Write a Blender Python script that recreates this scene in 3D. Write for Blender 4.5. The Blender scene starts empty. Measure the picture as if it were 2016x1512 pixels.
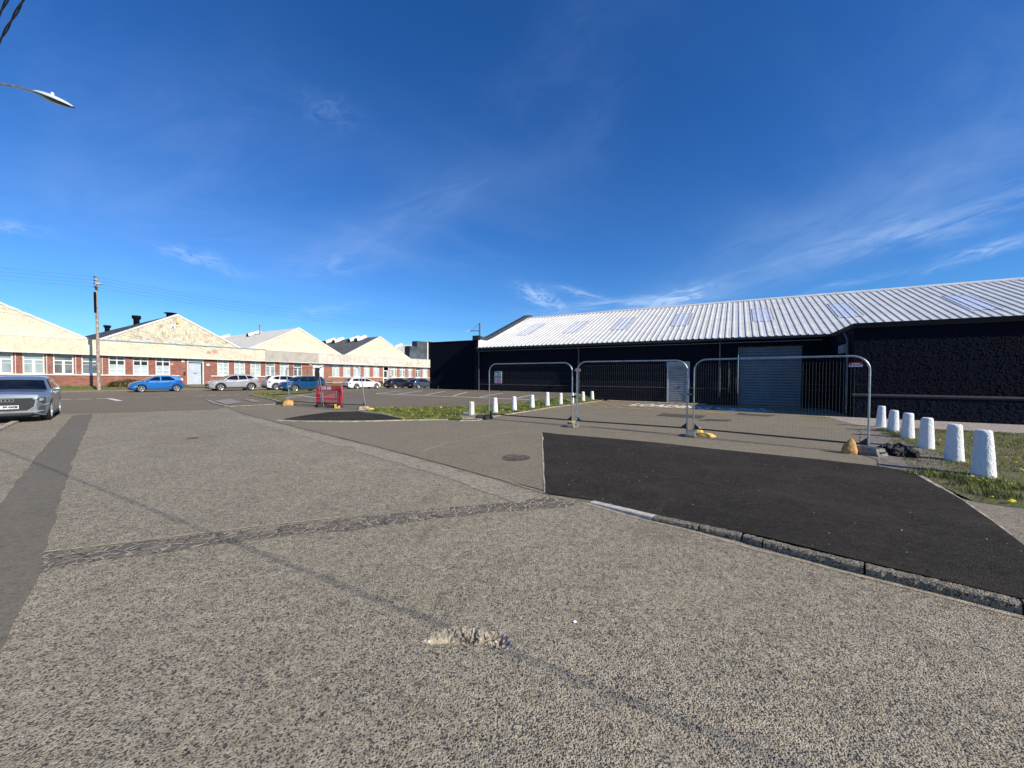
import bpy, bmesh, math, random
from mathutils import Vector, Matrix, noise
from mathutils.geometry import tessellate_polygon
random.seed(7)
C = bpy.context.scene.collection
SC = bpy.context.scene
PI = math.pi

# ------------------------------------------------------------------ camera
F = 757.0; EYE = 1.6
PITCH = math.atan(16/F); ROLL = .005
CAMROT = Matrix.Rotation(PI/2-PITCH, 3, 'X') @ Matrix.Rotation(ROLL, 3, 'Z')
cd = bpy.data.cameras.new('camera'); cam = bpy.data.objects.new('camera', cd); C.objects.link(cam)
cd.sensor_width = 36; cd.lens = 36*F/2016; cd.clip_end = 3000; cd.clip_start = .05
cam.matrix_world = Matrix.Translation((0, 0, EYE)) @ CAMROT.to_4x4()
SC.camera = cam

# ------------------------------------------------------------------ light
SUN_EL = math.radians(32); SUN_AZ = math.atan2(.8, -.6)      # azimuth clockwise from +Y
SC.view_settings.view_transform = 'Standard'; SC.view_settings.look = 'None'
SC.view_settings.gamma = 1; SC.view_settings.exposure = 0.25
sd = bpy.data.lights.new('sun', 'SUN'); sun = bpy.data.objects.new('sun', sd); C.objects.link(sun)
sd.energy = 4.8; sd.angle = math.radians(.5); sd.color = (1, .93, .82)
sdir = Vector((math.sin(SUN_AZ)*math.cos(SUN_EL), math.cos(SUN_AZ)*math.cos(SUN_EL), math.sin(SUN_EL)))
sun.rotation_euler = sdir.to_track_quat('Z', 'Y').to_euler()

world = bpy.data.worlds.new('World'); SC.world = world; world.use_nodes = True

class NT:
    """tiny node helper"""
    def __init__(s, tree): s.t = tree; s.l = tree.links
    def n(s, typ, **kw):
        nd = s.t.nodes.new(typ)
        for k, v in kw.items():
            if k.startswith('i_'):
                key = k[2:].replace('_', ' ')
                nd.inputs[key].default_value = v
            else: setattr(nd, k, v)
        return nd
    def link(s, a, b): s.l.new(a, b)
    def m(s, op, a, b=None, c=None):
        nd = s.t.nodes.new('ShaderNodeMath'); nd.operation = op
        for i, v in enumerate((a, b, c)):
            if v is None: continue
            if isinstance(v, (int, float)): nd.inputs[i].default_value = v
            else: s.l.new(v, nd.inputs[i])
        return nd.outputs[0]
    def xyz(s, x, y, z=0.0):
        nd = s.t.nodes.new('ShaderNodeCombineXYZ')
        for i, v in enumerate((x, y, z)):
            if isinstance(v, (int, float)): nd.inputs[i].default_value = v
            else: s.l.new(v, nd.inputs[i])
        return nd.outputs[0]
    def mix(s, f, a, b):
        nd = s.t.nodes.new('ShaderNodeMix'); nd.data_type = 'RGBA'
        for sock, v in ((nd.inputs[0], f), (nd.inputs[6], a), (nd.inputs[7], b)):
            if isinstance(v, (int, float)): sock.default_value = v
            elif isinstance(v, tuple): sock.default_value = (*v[:3], 1)
            else: s.l.new(v, sock)
        return nd.outputs[2]
    def ramp(s, f, lo, hi):
        nd = s.t.nodes.new('ShaderNodeMapRange'); nd.interpolation_type = 'SMOOTHSTEP'
        nd.inputs[1].default_value = lo; nd.inputs[2].default_value = hi
        s.l.new(f, nd.inputs[0]); return nd.outputs[0]
    def noise(s, vec, scale, detail=3, rough=.5, dist=0.0):
        nd = s.t.nodes.new('ShaderNodeTexNoise'); nd.inputs['Scale'].default_value = scale
        nd.inputs['Detail'].default_value = detail; nd.inputs['Roughness'].default_value = rough
        nd.inputs['Distortion'].default_value = dist
        if vec is not None: s.l.new(vec, nd.inputs['Vector'])
        return nd.outputs[0]

w = NT(world.node_tree)
for nd in list(world.node_tree.nodes): world.node_tree.nodes.remove(nd)
out = w.n('ShaderNodeOutputWorld'); bg = w.n('ShaderNodeBackground'); w.link(bg.outputs[0], out.inputs[0])
bg.inputs[1].default_value = .10
sky = w.n('ShaderNodeTexSky'); sky.sky_type = 'NISHITA'; sky.sun_disc = False
sky.sun_elevation = SUN_EL; sky.sun_rotation = SUN_AZ; sky.air_density = 1.0; sky.dust_density = .1; sky.ozone_density = 3.0
hs = w.n('ShaderNodeHueSaturation'); hs.inputs['Saturation'].default_value = 1.22; hs.inputs['Value'].default_value = .92
w.link(sky.outputs[0], hs.inputs['Color'])
tint = w.n('ShaderNodeMix'); tint.data_type = 'RGBA'; tint.blend_type = 'MULTIPLY'; tint.inputs[0].default_value = 1
w.link(hs.outputs[0], tint.inputs[6]); tint.inputs[7].default_value = (.50, .87, 1.30, 1)
tc = w.n('ShaderNodeTexCoord'); sep = w.n('ShaderNodeSeparateXYZ'); w.link(tc.outputs['Generated'], sep.inputs[0])
X, Y, Z = sep.outputs
ys = w.m('MAXIMUM', Y, .05)
gx = w.m('DIVIDE', X, ys); gz = w.m('DIVIDE', Z, ys)
front = w.ramp(Y, .05, .2)
zz = w.m('ADD', w.m('MAXIMUM', Z, 0.0), .12)
cu = w.m('DIVIDE', X, zz); cv = w.m('DIVIDE', Y, zz)
# high thin veil: streaks on a plane far overhead
ca, sa = math.cos(.65), math.sin(.65)
su = w.m('ADD', w.m('MULTIPLY', cu, ca), w.m('MULTIPLY', cv, sa)); sv = w.m('SUBTRACT', w.m('MULTIPLY', cv, ca), w.m('MULTIPLY', cu, sa))
st = w.noise(w.xyz(w.m('MULTIPLY', su, .35), w.m('MULTIPLY', sv, 1.1), 3.0), 1.3, 6, .55, .6)
pt = w.noise(w.xyz(cu, cv, 8.0), .45, 2, .5)
veil = w.m('MULTIPLY', w.ramp(st, .42, .9), w.m('MULTIPLY', w.ramp(pt, .36, .72), .15))
total = veil
# single wisps: (px, py, half length, half width, angle deg, strength)
WISPS = [(1064, 586, 42, 15, -22, .75), (1145, 578, 55, 7, -14, .42), (1330, 583, 75, 14, 12, .60), (1215, 600, 150, 11, 6, .45),
         (1560, 470, 330, 52, 23, .22), (1800, 450, 300, 30, 17, .30), (1935, 487, 120, 12, 17, .42), (1660, 557, 80, 6, 14, .22),
         (395, 515, 75, 14, -17, .42), (650, 232, 55, 26, -20, .26), (660, 520, 90, 26, 4, .16), (800, 420, 220, 45, 24, .16),
         (1100, 120, 190, 60, 40, .15), (15, 450, 70, 12, -12, .28), (1980, 290, 260, 80, 25, .20), (640, 615, 70, 12, 8, .18),
         (1150, 250, 150, 60, 55, .14), (300, 330, 420, 130, 8, .22), (1950, 120, 300, 160, 20, .20), (500, 480, 450, 90, -4, .16), (150, 200, 300, 150, -10, .14), (1700, 380, 300, 70, 22, .18), (880, 400, 200, 40, 22, .14)]
for k, (px, py, hl, hw, an, amp) in enumerate(WISPS):
    c0, s0 = math.cos(math.radians(an)), math.sin(math.radians(an))
    dx = w.m('SUBTRACT', gx, (px-1008)/F); dz = w.m('SUBTRACT', gz, (740-py)/F)
    u = w.m('ADD', w.m('MULTIPLY', dx, c0*F/hl), w.m('MULTIPLY', dz, s0*F/hl))
    v = w.m('SUBTRACT', w.m('MULTIPLY', dz, c0*F/hw), w.m('MULTIPLY', dx, s0*F/hw))
    nz = w.noise(w.xyz(w.m('MULTIPLY', u, 1.0), w.m('MULTIPLY', v, .75), k*7.3), 1.5, 6, .62, 1.1)
    wob = w.m('MULTIPLY', w.m('SUBTRACT', w.noise(w.xyz(u, k*3.1), 1.1, 2), .5), 2.4)
    v2 = w.m('ADD', v, wob)
    e = w.m('EXPONENT', w.m('MULTIPLY', w.m('ADD', w.m('MULTIPLY', u, u), w.m('MULTIPLY', v2, v2)), -1.0))
    mm = w.m('MULTIPLY', w.m('MULTIPLY', e, w.ramp(nz, .30, .75) if hw < 40 else w.ramp(nz, .05, .95)), (amp*1.2 if hw < 40 else amp*.8))
    total = w.m('ADD', total, w.m('MULTIPLY', mm, front))
total = w.m('MINIMUM', total, .9)
cloudc = w.mix(w.ramp(Z, 0.0, .6), (6.4, 8.1, 10.2), (2.2, 3.6, 7.2))
colr = w.mix(total, tint.outputs[2], cloudc)
w.link(colr, bg.inputs[0])

# ------------------------------------------------------------------ helpers
def ray(px, py): return CAMROT @ Vector(((px-1008)/F, -(py-756)/F, -1.0))
FACE = (Vector((-37.64, 42.55)), math.atan2(.813, .583))
WALL = (Vector((-2.56, 30.3)), -PI/6)
def to_local(fr, x, y):
    c, s = math.cos(fr[1]), math.sin(fr[1]); dx, dy = x-fr[0].x, y-fr[0].y
    return c*dx+s*dy, -s*dx+c*dy
def to_world(fr, u, v):
    c, s = math.cos(fr[1]), math.sin(fr[1])
    return fr[0].x+c*u-s*v, fr[0].y+s*u+c*v
def onwall(px, py, fr, yl=0.0):
    c, s = math.cos(fr[1]), math.sin(fr[1]); d = ray(px, py); n = Vector((-s, c))
    t = (fr[0].dot(n)+yl)/(d.x*n.x+d.y*n.y)
    x, y = d.x*t, d.y*t
    u, v = to_local(fr, x, y)
    return u, d.z*t+EYE
def sm(t): t = max(0, min(1, t)); return t*t*(3-2*t)
def h(x, y):
    """height of the ground: the upper car park by the black wall, the street falling away"""
    a, b = to_local(WALL, x, y); b = -b
    r = .40*sm((11.5-b)/11.5)*sm((9.6-a)/1.3)*sm((a+15)/9)*sm((b+7)/5 if b < -2 else 1)
    s, t = to_local(FACE, x, y)
    d = -.0125*max(0, min(60, s+1))*sm((t+25)/9)
    return r+d
def at(px, py, z=None):
    """where the sight line through a pixel of the photograph meets the ground (or height z)"""
    d = ray(px, py); zz = 0.0 if z is None else z
    for _ in range(1 if z is not None else 14):
        t = (zz-EYE)/d.z; x, y = d.x*t, d.y*t
        if z is None: zz = .5*zz+.5*h(x, y)
    return Vector((x, y, zz))

def tag(o, label=None, cat=None, group=None, kind=None):
    if label: o['label'] = label
    if cat: o['category'] = cat
    if group: o['group'] = group
    if kind: o['kind'] = kind
    return o
def empty(name, loc=(0, 0, 0), rz=0):
    o = bpy.data.objects.new(name, None); C.objects.link(o); o.location = loc; o.rotation_euler = (0, 0, rz)
    o.empty_display_size = .1; return o

class MB:
    def __init__(s): s.v = []; s.f = []; s.smooth = set()
    def add(s, vs, fs, smooth=False):
        o = len(s.v); s.v += [tuple(q) for q in vs]
        for f in fs:
            if smooth: s.smooth.add(len(s.f))
            s.f.append(tuple(i+o for i in f))
    def box(s, x0, x1, y0, y1, z0, z1):
        s.add([(x0, y0, z0), (x1, y0, z0), (x1, y1, z0), (x0, y1, z0), (x0, y0, z1), (x1, y0, z1), (x1, y1, z1), (x0, y1, z1)],
              [(0, 3, 2, 1), (4, 5, 6, 7), (0, 1, 5, 4), (1, 2, 6, 5), (2, 3, 7, 6), (3, 0, 4, 7)])
    def prism_y(s, poly, y0, y1):      # poly in (x,z)
        n = len(poly)
        s.add([(x, y0, z) for x, z in poly]+[(x, y1, z) for x, z in poly],
              [tuple(range(n)), tuple(range(2*n-1, n-1, -1))]+[(i, i+n, (i+1) % n+n, (i+1) % n) for i in range(n)])
    def prism_x(s, poly, x0, x1):      # poly in (y,z)
        n = len(poly)
        s.add([(x0, y, z) for y, z in poly]+[(x1, y, z) for y, z in poly],
              [tuple(range(n)), tuple(range(2*n-1, n-1, -1))]+[(i, i+n, (i+1) % n+n, (i+1) % n) for i in range(n)])
    def prism_z(s, poly, z0, z1):
        n = len(poly)
        s.add([(x, y, z0) for x, y in poly]+[(x, y, z1) for x, y in poly],
              [tuple(range(n-1, -1, -1)), tuple(range(n, 2*n))]+[(i, (i+1) % n, (i+1) % n+n, i+n) for i in range(n)])
    def tube(s, pts, r, n=8, cap=True):
        pts = [Vector(p) for p in pts]; rs = r if isinstance(r, (list, tuple)) else [r]*len(pts)
        rings = []; up = None
        for i, p in enumerate(pts):
            d = (pts[min(i+1, len(pts)-1)]-pts[max(i-1, 0)]).normalized()
            if up is None:
                up = Vector((0, 0, 1)) if abs(d.z) < .9 else Vector((1, 0, 0))
            a = d.cross(up).normalized(); up = a.cross(d).normalized()
            rings.append([p+(a*math.cos(2*PI*k/n)+up*math.sin(2*PI*k/n))*rs[i] for k in range(n)])
        vs = [q for rg in rings for q in rg]; fs = []
        for i in range(len(pts)-1):
            for k in range(n): fs.append((i*n+k, i*n+(k+1) % n, (i+1)*n+(k+1) % n, (i+1)*n+k))
        s.add(vs, fs, n > 4)
        if cap: s.add(rings[0], [tuple(range(n-1, -1, -1))]); s.add(rings[-1], [tuple(range(n))])
    def lathe(s, prof, axis='z', n=20, c=(0, 0, 0)):   # prof (r, h)
        vs = []; fs = []; c = Vector(c)
        for r, hh in prof:
            for k in range(n):
                a = 2*PI*k/n
                if axis == 'z': q = Vector((r*math.cos(a), r*math.sin(a), hh))
                elif axis == 'y': q = Vector((r*math.cos(a), hh, r*math.sin(a)))
                else: q = Vector((hh, r*math.cos(a), r*math.sin(a)))
                vs.append(c+q)
        for i in range(len(prof)-1):
            for k in range(n): fs.append((i*n+k, i*n+(k+1) % n, (i+1)*n+(k+1) % n, (i+1)*n+k))
        s.add(vs, fs, True)
    def build(s, name, mat, parent=None, shear=0.0, fix=True, sharp=40):
        me = bpy.data.meshes.new(name)
        v = [(x, y, z-shear*x) for x, y, z in s.v] if shear else s.v
        me.from_pydata(v, [], s.f); me.validate()
        if fix:
            bm = bmesh.new(); bm.from_mesh(me); bmesh.ops.recalc_face_normals(bm, faces=bm.faces); bm.to_mesh(me); bm.free()
        if s.smooth:
            me.polygons.foreach_set('use_smooth', [True]*len(me.polygons)); me.set_sharp_from_angle(angle=math.radians(sharp))
        me.materials.append(mat)
        o = bpy.data.objects.new(name, me); C.objects.link(o)
        if parent: o.parent = parent
        return o

def text_mesh(txt, size=1.0, extrude=0.0, bold=.012):
    cu = bpy.data.curves.new('lettering', 'FONT'); cu.body = txt; cu.size = size; cu.extrude = extrude; cu.align_x = 'CENTER'; cu.resolution_u = 3; cu.offset = bold
    ob = bpy.data.objects.new('lettering', cu); C.objects.link(ob)
    dg = bpy.context.evaluated_depsgraph_get(); me = bpy.data.meshes.new_from_object(ob.evaluated_get(dg))
    bpy.data.objects.remove(ob); bpy.data.curves.remove(cu)
    return [tuple(v.co) for v in me.vertices], [tuple(p.vertices) for p in me.polygons]

# ------------------------------------------------------------------ materials
def newmat(name):
    m = bpy.data.materials.new(name); m.use_nodes = True
    t = NT(m.node_tree); b = m.node_tree.nodes['Principled BSDF']
    t.b = b; t.mat = m
    tcn = t.n('ShaderNodeTexCoord'); t.co = tcn.outputs['Object']
    return t
def bump(t, hgt, dist=.01, strength=1.0):
    bn = t.n('ShaderNodeBump'); bn.inputs['Distance'].default_value = dist; bn.inputs['Strength'].default_value = strength
    t.link(hgt, bn.inputs['Height']); t.link(bn.outputs[0], t.b.inputs['Normal'])
def simple(name, col, rough=.6, metal=0.0, var=.12, scale=3.0, bmp=0.0, bscale=40, coat=0.0, spec=None, dirt=None):
    t = newmat(name)
    n1 = t.noise(t.co, scale, 5, .6)
    c2 = tuple(max(0, c*(1-var*2)) for c in col); c1 = tuple(min(1, c*(1+var)) for c in col)
    c = t.mix(t.ramp(n1, .3, .7), c2, c1)
    if dirt:
        nd = t.noise(t.co, scale*4, 6, .7, .5); c = t.mix(t.m('MULTIPLY', t.ramp(nd, .5, .75), dirt[1]), c, dirt[0])
    t.link(c, t.b.inputs['Base Color']); t.b.inputs['Roughness'].default_value = rough; t.b.inputs['Metallic'].default_value = metal
    if coat: t.b.inputs['Coat Weight'].default_value = coat; t.b.inputs['Coat Roughness'].default_value = .06
    if spec is not None: t.b.inputs['Specular IOR Level'].default_value = spec
    if bmp: bump(t, t.noise(t.co, bscale, 4, .6), bmp)
    return t.mat
def vor(t, vec, scale, feature='F1', rnd=1.0):
    nd = t.n('ShaderNodeTexVoronoi'); nd.feature = feature; nd.inputs['Scale'].default_value = scale; nd.inputs['Randomness'].default_value = rnd
    if vec is not None: t.link(vec, nd.inputs['Vector'])
    return nd
def asphalt(name, light, dark, stone, scale=80, bmp=.006, patch=.2, cover=.5, fine=1.0, rough=.85, cracks=0.0, spec=.3, stones=0.0, wear=.45, dust=None):
    """bound aggregate: light binder with darker angular stones"""
    t = newmat(name)
    wob = t.n('ShaderNodeVectorMath', operation='ADD')
    nn = t.n('ShaderNodeTexNoise'); nn.inputs['Scale'].default_value = scale*.7; nn.inputs['Detail'].default_value = 2; t.link(t.co, nn.inputs['Vector'])
    sc_ = t.n('ShaderNodeVectorMath', operation='SCALE'); t.link(nn.outputs['Color'], sc_.inputs[0]); sc_.inputs['Scale'].default_value = .9/scale
    t.link(t.co, wob.inputs[0]); t.link(sc_.outputs[0], wob.inputs[1])
    v1 = vor(t, wob.outputs[0], scale); v2 = vor(t, t.co, scale*.33)
    cell = t.n('ShaderNodeSeparateColor'); t.link(v1.outputs['Color'], cell.inputs[0])
    isst = t.ramp(cell.outputs[0], cover-.12, cover+.12)
    shape = t.ramp(v1.outputs['Distance'], .62, .38)
    stc = t.mix(cell.outputs[1], dark, stone)
    col = t.mix(t.m('MULTIPLY', isst, shape), light, stc)
    # odd larger stones
    c2 = t.n('ShaderNodeSeparateColor'); t.link(v2.outputs['Color'], c2.inputs[0])
    big = t.m('MULTIPLY', t.ramp(c2.outputs[0], .93, .95), t.ramp(v2.outputs['Distance'], .42, .34))
    col = t.mix(t.m('MULTIPLY', big, .8), col, tuple(c*.8 for c in dark))
    if stones:
        v3 = vor(t, wob.outputs[0], scale*.52); c3 = t.n('ShaderNodeSeparateColor'); t.link(v3.outputs['Color'], c3.inputs[0])
        ms = t.m('MULTIPLY', t.ramp(c3.outputs[0], 1-stones, 1.02-stones), t.ramp(v3.outputs['Distance'], .46, .36))
        col = t.mix(t.m('MULTIPLY', ms, .9), col, t.mix(c3.outputs[1], (.030, .034, .042), (.12, .12, .12)))
    bri = t.m('MULTIPLY', t.ramp(cell.outputs[2], .90, .96), t.ramp(v1.outputs['Distance'], .45, .3))
    col = t.mix(t.m('MULTIPLY', bri, .7), col, tuple(min(1, c*1.7) for c in light))
    n1 = t.noise(t.co, .35, 4, .6, .4); n2 = t.noise(t.co, 2.6, 5, .65)
    n5 = t.noise(t.co, 13, 3, .6); n6 = t.noise(t.co, 34, 3, .6)
    f = t.m('ADD', t.m('MULTIPLY', t.m('ADD', t.m('SUBTRACT', n5, .5), t.m('SUBTRACT', n6, .5)), patch*2.6), t.m('ADD', 1-patch, t.m('MULTIPLY', t.m('ADD', n1, n2), patch)))
    mul = t.n('ShaderNodeVectorMath', operation='SCALE'); t.link(col, mul.inputs[0]); t.link(f, mul.inputs['Scale'])
    colo = mul.outputs[0]
    # tyre-worn, warmer dusty areas
    n3 = t.noise(t.co, 1.1, 5, .7, 1.0)
    colo = t.mix(t.m('MULTIPLY', t.ramp(n3, .52, .8), .30), colo, tuple(c*1.12*k for c, k in zip(light, (1.05, 1.0, .92))))
    n4 = t.noise(t.co, .8, 6, .75, .8)
    colo = t.mix(t.m('MULTIPLY', t.ramp(n4, .50, .80), wear), colo, tuple(c*.42 for c in light))
    if dust:
        n7 = t.noise(t.co, .9, 6, .75, .6); colo = t.mix(t.m('MULTIPLY', t.ramp(n7, .42, .75), dust[3]), colo, dust[:3])
    if cracks:
        ve = vor(t, wob.outputs[0], 1.4, 'DISTANCE_TO_EDGE')
        cr = t.m('MULTIPLY', t.ramp(ve.outputs['Distance'], .012, .004), t.ramp(t.noise(t.co, .5, 3), .5, .62))
        colo = t.mix(t.m('MULTIPLY', cr, cracks), colo, (.02, .018, .016))
    t.link(colo, t.b.inputs['Base Color']); t.b.inputs['Roughness'].default_value = rough; t.b.inputs['Specular IOR Level'].default_value = spec
    hh = t.m('ADD', t.m('MULTIPLY', t.ramp(v1.outputs['Distance'], .7, .1), fine), t.m('MULTIPLY', t.noise(t.co, scale*2.5, 3, .7), .7))
    bump(t, hh, bmp, .9)
    return t.mat

M = {}
M['road'] = asphalt('worn_chipped_road', (.495, .415, .280), (.045, .041, .034), (.18, .158, .118), 116, .010, .46, .52, stones=.26, wear=.7)
M['street'] = asphalt('street_asphalt', (.228, .186, .120), (.075, .065, .05), (.20, .165, .12), 110, .003, .3, .45)
M['fore'] = asphalt('forecourt_asphalt', (.275, .228, .146), (.075, .066, .052), (.18, .155, .115), 120, .003, .3, .5, cracks=.0)
M['park'] = asphalt('car_park_asphalt', (.220, .179, .116), (.075, .065, .05), (.20, .165, .12), 110, .003, .35, .45)
M['newtar'] = asphalt('fresh_tarmac', (.050, .042, .031), (.014, .012, .010), (.092, .079, .060), 95, .012, .45, .5, spec=.12, dust=(.17, .145, .11, .22))
M['strip'] = asphalt('trench_asphalt', (.205, .175, .122), (.10, .088, .065), (.17, .147, .105), 170, .002, .3, .5)
M['patch'] = asphalt('old_patch_asphalt', (.33, .27, .19), (.07, .06, .045), (.2, .165, .12), 90, .004, .3, .5)
M['path'] = asphalt('footpath_asphalt', (.31, .255, .18), (.08, .07, .055), (.2, .165, .12), 90, .004, .3, .5)

def crackband():
    t = newmat('cracked_trench')
    sx = t.n('ShaderNodeVectorMath', operation='MULTIPLY'); t.link(t.co, sx.inputs[0]); sx.inputs[1].default_value = (1.0, 1.0, 1.0)
    wob = t.n('ShaderNodeVectorMath', operation='ADD'); nn = t.n('ShaderNodeTexNoise'); nn.inputs['Scale'].default_value = 9
    t.link(t.co, nn.inputs['Vector']); s2 = t.n('ShaderNodeVectorMath', operation='SCALE'); s2.inputs['Scale'].default_value = .09
    t.link(nn.outputs['Color'], s2.inputs[0]); t.link(sx.outputs[0], wob.inputs[0]); t.link(s2.outputs[0], wob.inputs[1])
    v = vor(t, wob.outputs[0], 9.0, 'DISTANCE_TO_EDGE')
    n = t.noise(t.co, 90, 5, .7); n2 = t.noise(t.co, 5, 4, .6)
    base = t.mix(t.ramp(n, .35, .65), (.075, .064, .05), (.24, .205, .15))
    c = t.mix(t.ramp(v.outputs['Distance'], .09, .02), base, (.50, .40, .27))
    c = t.mix(t.ramp(n2, .45, .75), c, (.36, .29, .20))
    v2 = vor(t, wob.outputs[0], 5.2, 'DISTANCE_TO_EDGE')
    c = t.mix(t.m('MULTIPLY', t.ramp(v2.outputs['Distance'], .035, .008), .8), c, (.035, .03, .027))
    t.link(c, t.b.inputs['Base Color']); t.b.inputs['Roughness'].default_value = .9
    bump(t, t.m('ADD', t.m('MULTIPLY', t.ramp(v.outputs['Distance'], .0, .12), 1.0), t.m('MULTIPLY', n, .7)), .02)
    return t.mat
M['crack'] = crackband()
M['dark_patch'] = asphalt('dark_patch_asphalt', (.105, .09, .07), (.04, .036, .03), (.09, .078, .06), 110, .003, .3, .5)

def ground_mix(name, greens, browns, sc=1.5, bal=.5):
    t = newmat(name)
    n = t.noise(t.co, sc, 6, .7, .4); n2 = t.noise(t.co, 45, 4, .8); n3 = t.noise(t.co, 9, 4, .7)
    g = t.mix(n2, greens[0], greens[1]); b = t.mix(n2, browns[0], browns[1])
    f = t.ramp(t.m('ADD', t.m('MULTIPLY', n, .7), t.m('MULTIPLY', n3, .3)), bal-.09, bal+.09)
    t.link(t.mix(f, g, b), t.b.inputs['Base Color']); t.b.inputs['Roughness'].default_value = .95
    bump(t, t.m('ADD', n2, t.noise(t.co, 20, 3)), .04)
    return t.mat
M['turf'] = ground_mix('turf_soil', ((.06, .10, .012), (.17, .20, .03)), ((.11, .10, .035), (.27, .24, .10)), 1.2, .60)
M['turf_dry'] = ground_mix('dry_turf_soil', ((.07, .10, .014), (.20, .21, .045)), ((.12, .09, .045), (.32, .26, .14)), 1.3, .50)
M['dirt'] = ground_mix('gravelly_dirt', ((.09, .07, .05), (.25, .2, .15)), ((.16, .13, .10), (.42, .36, .29)), 3, .45)
M['gravel'] = asphalt('gravel_strip', (.50, .43, .35), (.16, .14, .12), (.38, .33, .28), 45, .012, .3, .5)
M['kerb'] = simple('kerb_concrete', (.50, .41, .29), .9, 0, .25, 6, .01, 60, dirt=((.10, .09, .075), .7))
M['kerbrough'] = asphalt('rough_aggregate_kerb', (.38, .33, .24), (.014, .014, .013), (.17, .145, .105), 85, .02, .25, .58)
M['granite'] = simple('smooth_grey_kerb', (.60, .54, .44), .8, 0, .12, 12, .003, 120)
M['slab'] = asphalt('aggregate_slab', (.36, .31, .255), (.15, .13, .11), (.25, .22, .18), 60, .006, .3, .5)
M['white_line'] = simple('road_paint_white', (.85, .81, .72), .7, 0, .1, 8, .002, 90, dirt=((.28, .24, .18), .45))
M['faint_line'] = simple('worn_road_paint', (.60, .55, .46), .8, 0, .25, 6, .002, 90, dirt=((.15, .14, .13), .95))
M['yellow_line'] = simple('worn_yellow_paint', (.55, .38, .15), .8, 0, .2, 6, .002, 90, dirt=((.22, .18, .12), .7))
M['stain'] = simple('oil_stain', (.13, .10, .07), .8, 0, .35, 10)

def roughcast(name, c1, c2, sc=18, d=.03, spec=.35):
    t = newmat(name)
    n = t.noise(t.co, sc, 5, .65, .6); v = vor(t, t.co, sc*1.4)
    hgt = t.m('ADD', n, t.m('MULTIPLY', v.outputs['Distance'], .6))
    t.link(t.mix(n, c1, c2), t.b.inputs['Base Color']); t.b.inputs['Roughness'].default_value = .85; t.b.inputs['Specular IOR Level'].default_value = spec
    bump(t, hgt, d); return t.mat
M['black_rc'] = roughcast('black_painted_roughcast', (.0035, .0050, .0105), (.009, .0115, .020), 24, .035, .06)
M['black_rc2'] = roughcast('black_painted_pebbledash', (.0035, .0048, .010), (.013, .016, .026), 12, .05, .06)
M['black'] = simple('black_paint', (.004, .005, .011), .8, 0, .2, 4, .006, 25, spec=.15)
M['black_gut'] = simple('black_plastic_gutter', (.006, .007, .009), .35, 0, .1, 4)
M['cop'] = simple('slate_grey_flashing', (.055, .065, .072), .5, .2, .15, 4)
M['pipe_grey'] = simple('grey_pipe', (.10, .11, .12), .45, .3, .25, 6)
M['whitewall'] = simple('white_render', (.72, .72, .68), .8, 0, .1, 2, .004, 30)

def roofmat():
    t = newmat('pale_profiled_steel'); n = t.noise(t.co, 1.2, 5, .65); n2 = t.noise(t.co, 7, 4, .6)
    c = t.mix(t.ramp(n, .35, .7), (.64, .62, .56), (.76, .74, .67)); c = t.mix(t.m('MULTIPLY', t.ramp(n2, .55, .8), .3), c, (.40, .385, .35))
    t.link(c, t.b.inputs['Base Color']); t.b.inputs['Roughness'].default_value = .45; t.b.inputs['Metallic'].default_value = .0
    return t.mat
M['roof'] = roofmat()
M['skylight'] = simple('frosted_rooflight', (.62, .68, .80), .3, 0, .12, 6, .002, 10)
M['rust'] = simple('rusty_flashing', (.35, .20, .14), .8)

def brick(name='red_brick', a=(.36, .105, .060), b=(.16, .045, .032), mortar=(.34, .27, .22)):
    t = newmat(name); sp = t.n('ShaderNodeSeparateXYZ'); t.link(t.co, sp.inputs[0])
    br = t.n('ShaderNodeTexBrick'); t.link(t.xyz(sp.outputs[0], sp.outputs[2]), br.inputs['Vector'])
    br.inputs['Scale'].default_value = 1; br.inputs['Brick Width'].default_value = .23; br.inputs['Row Height'].default_value = .078
    br.inputs['Mortar Size'].default_value = .006; br.inputs['Color1'].default_value = (*a, 1); br.inputs['Color2'].default_value = (*b, 1)
    br.inputs['Mortar'].default_value = (*mortar, 1); br.inputs['Bias'].default_value = -.1
    n = t.noise(t.co, 1.3, 6, .7); n2 = t.noise(t.co, 9, 4, .8)
    c = t.mix(t.m('MULTIPLY', t.ramp(n, .5, .75), .4), br.outputs[0], (.42, .30, .24)); c = t.mix(t.m('MULTIPLY', t.ramp(n2, .52, .75), .6), c, (.08, .035, .03))
    t.link(c, t.b.inputs['Base Color']); t.b.inputs['Roughness'].default_value = .85
    bump(t, br.outputs['Fac'], -.006); return t.mat
M['brick'] = brick()
M['brick2'] = brick('orange_red_brick', (.40, .13, .065), (.25, .07, .04), (.42, .33, .26))
def render_wall(name, col, stain, amt, sc=1.0):
    t = newmat(name); sp = t.n('ShaderNodeSeparateXYZ'); t.link(t.co, sp.inputs[0])
    st = t.noise(t.xyz(t.m('MULTIPLY', sp.outputs[0], 2.2), t.m('MULTIPLY', sp.outputs[2], .55)), 1.6*sc, 7, .72, .3)
    bl = t.noise(t.co, .8*sc, 7, .75, .5); fi = t.noise(t.co, 14, 5, .8)
    f = t.m('MULTIPLY', t.ramp(t.m('ADD', t.m('MULTIPLY', st, .5), t.m('MULTIPLY', bl, .5)), .44, .62), amt)
    c = t.mix(f, col, stain); c = t.mix(t.m('MULTIPLY', t.ramp(fi, .5, .8), .35), c, tuple(q*.6 for q in stain))
    t.link(c, t.b.inputs['Base Color']); t.b.inputs['Roughness'].default_value = .9
    bump(t, fi, .01); return t.mat
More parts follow.
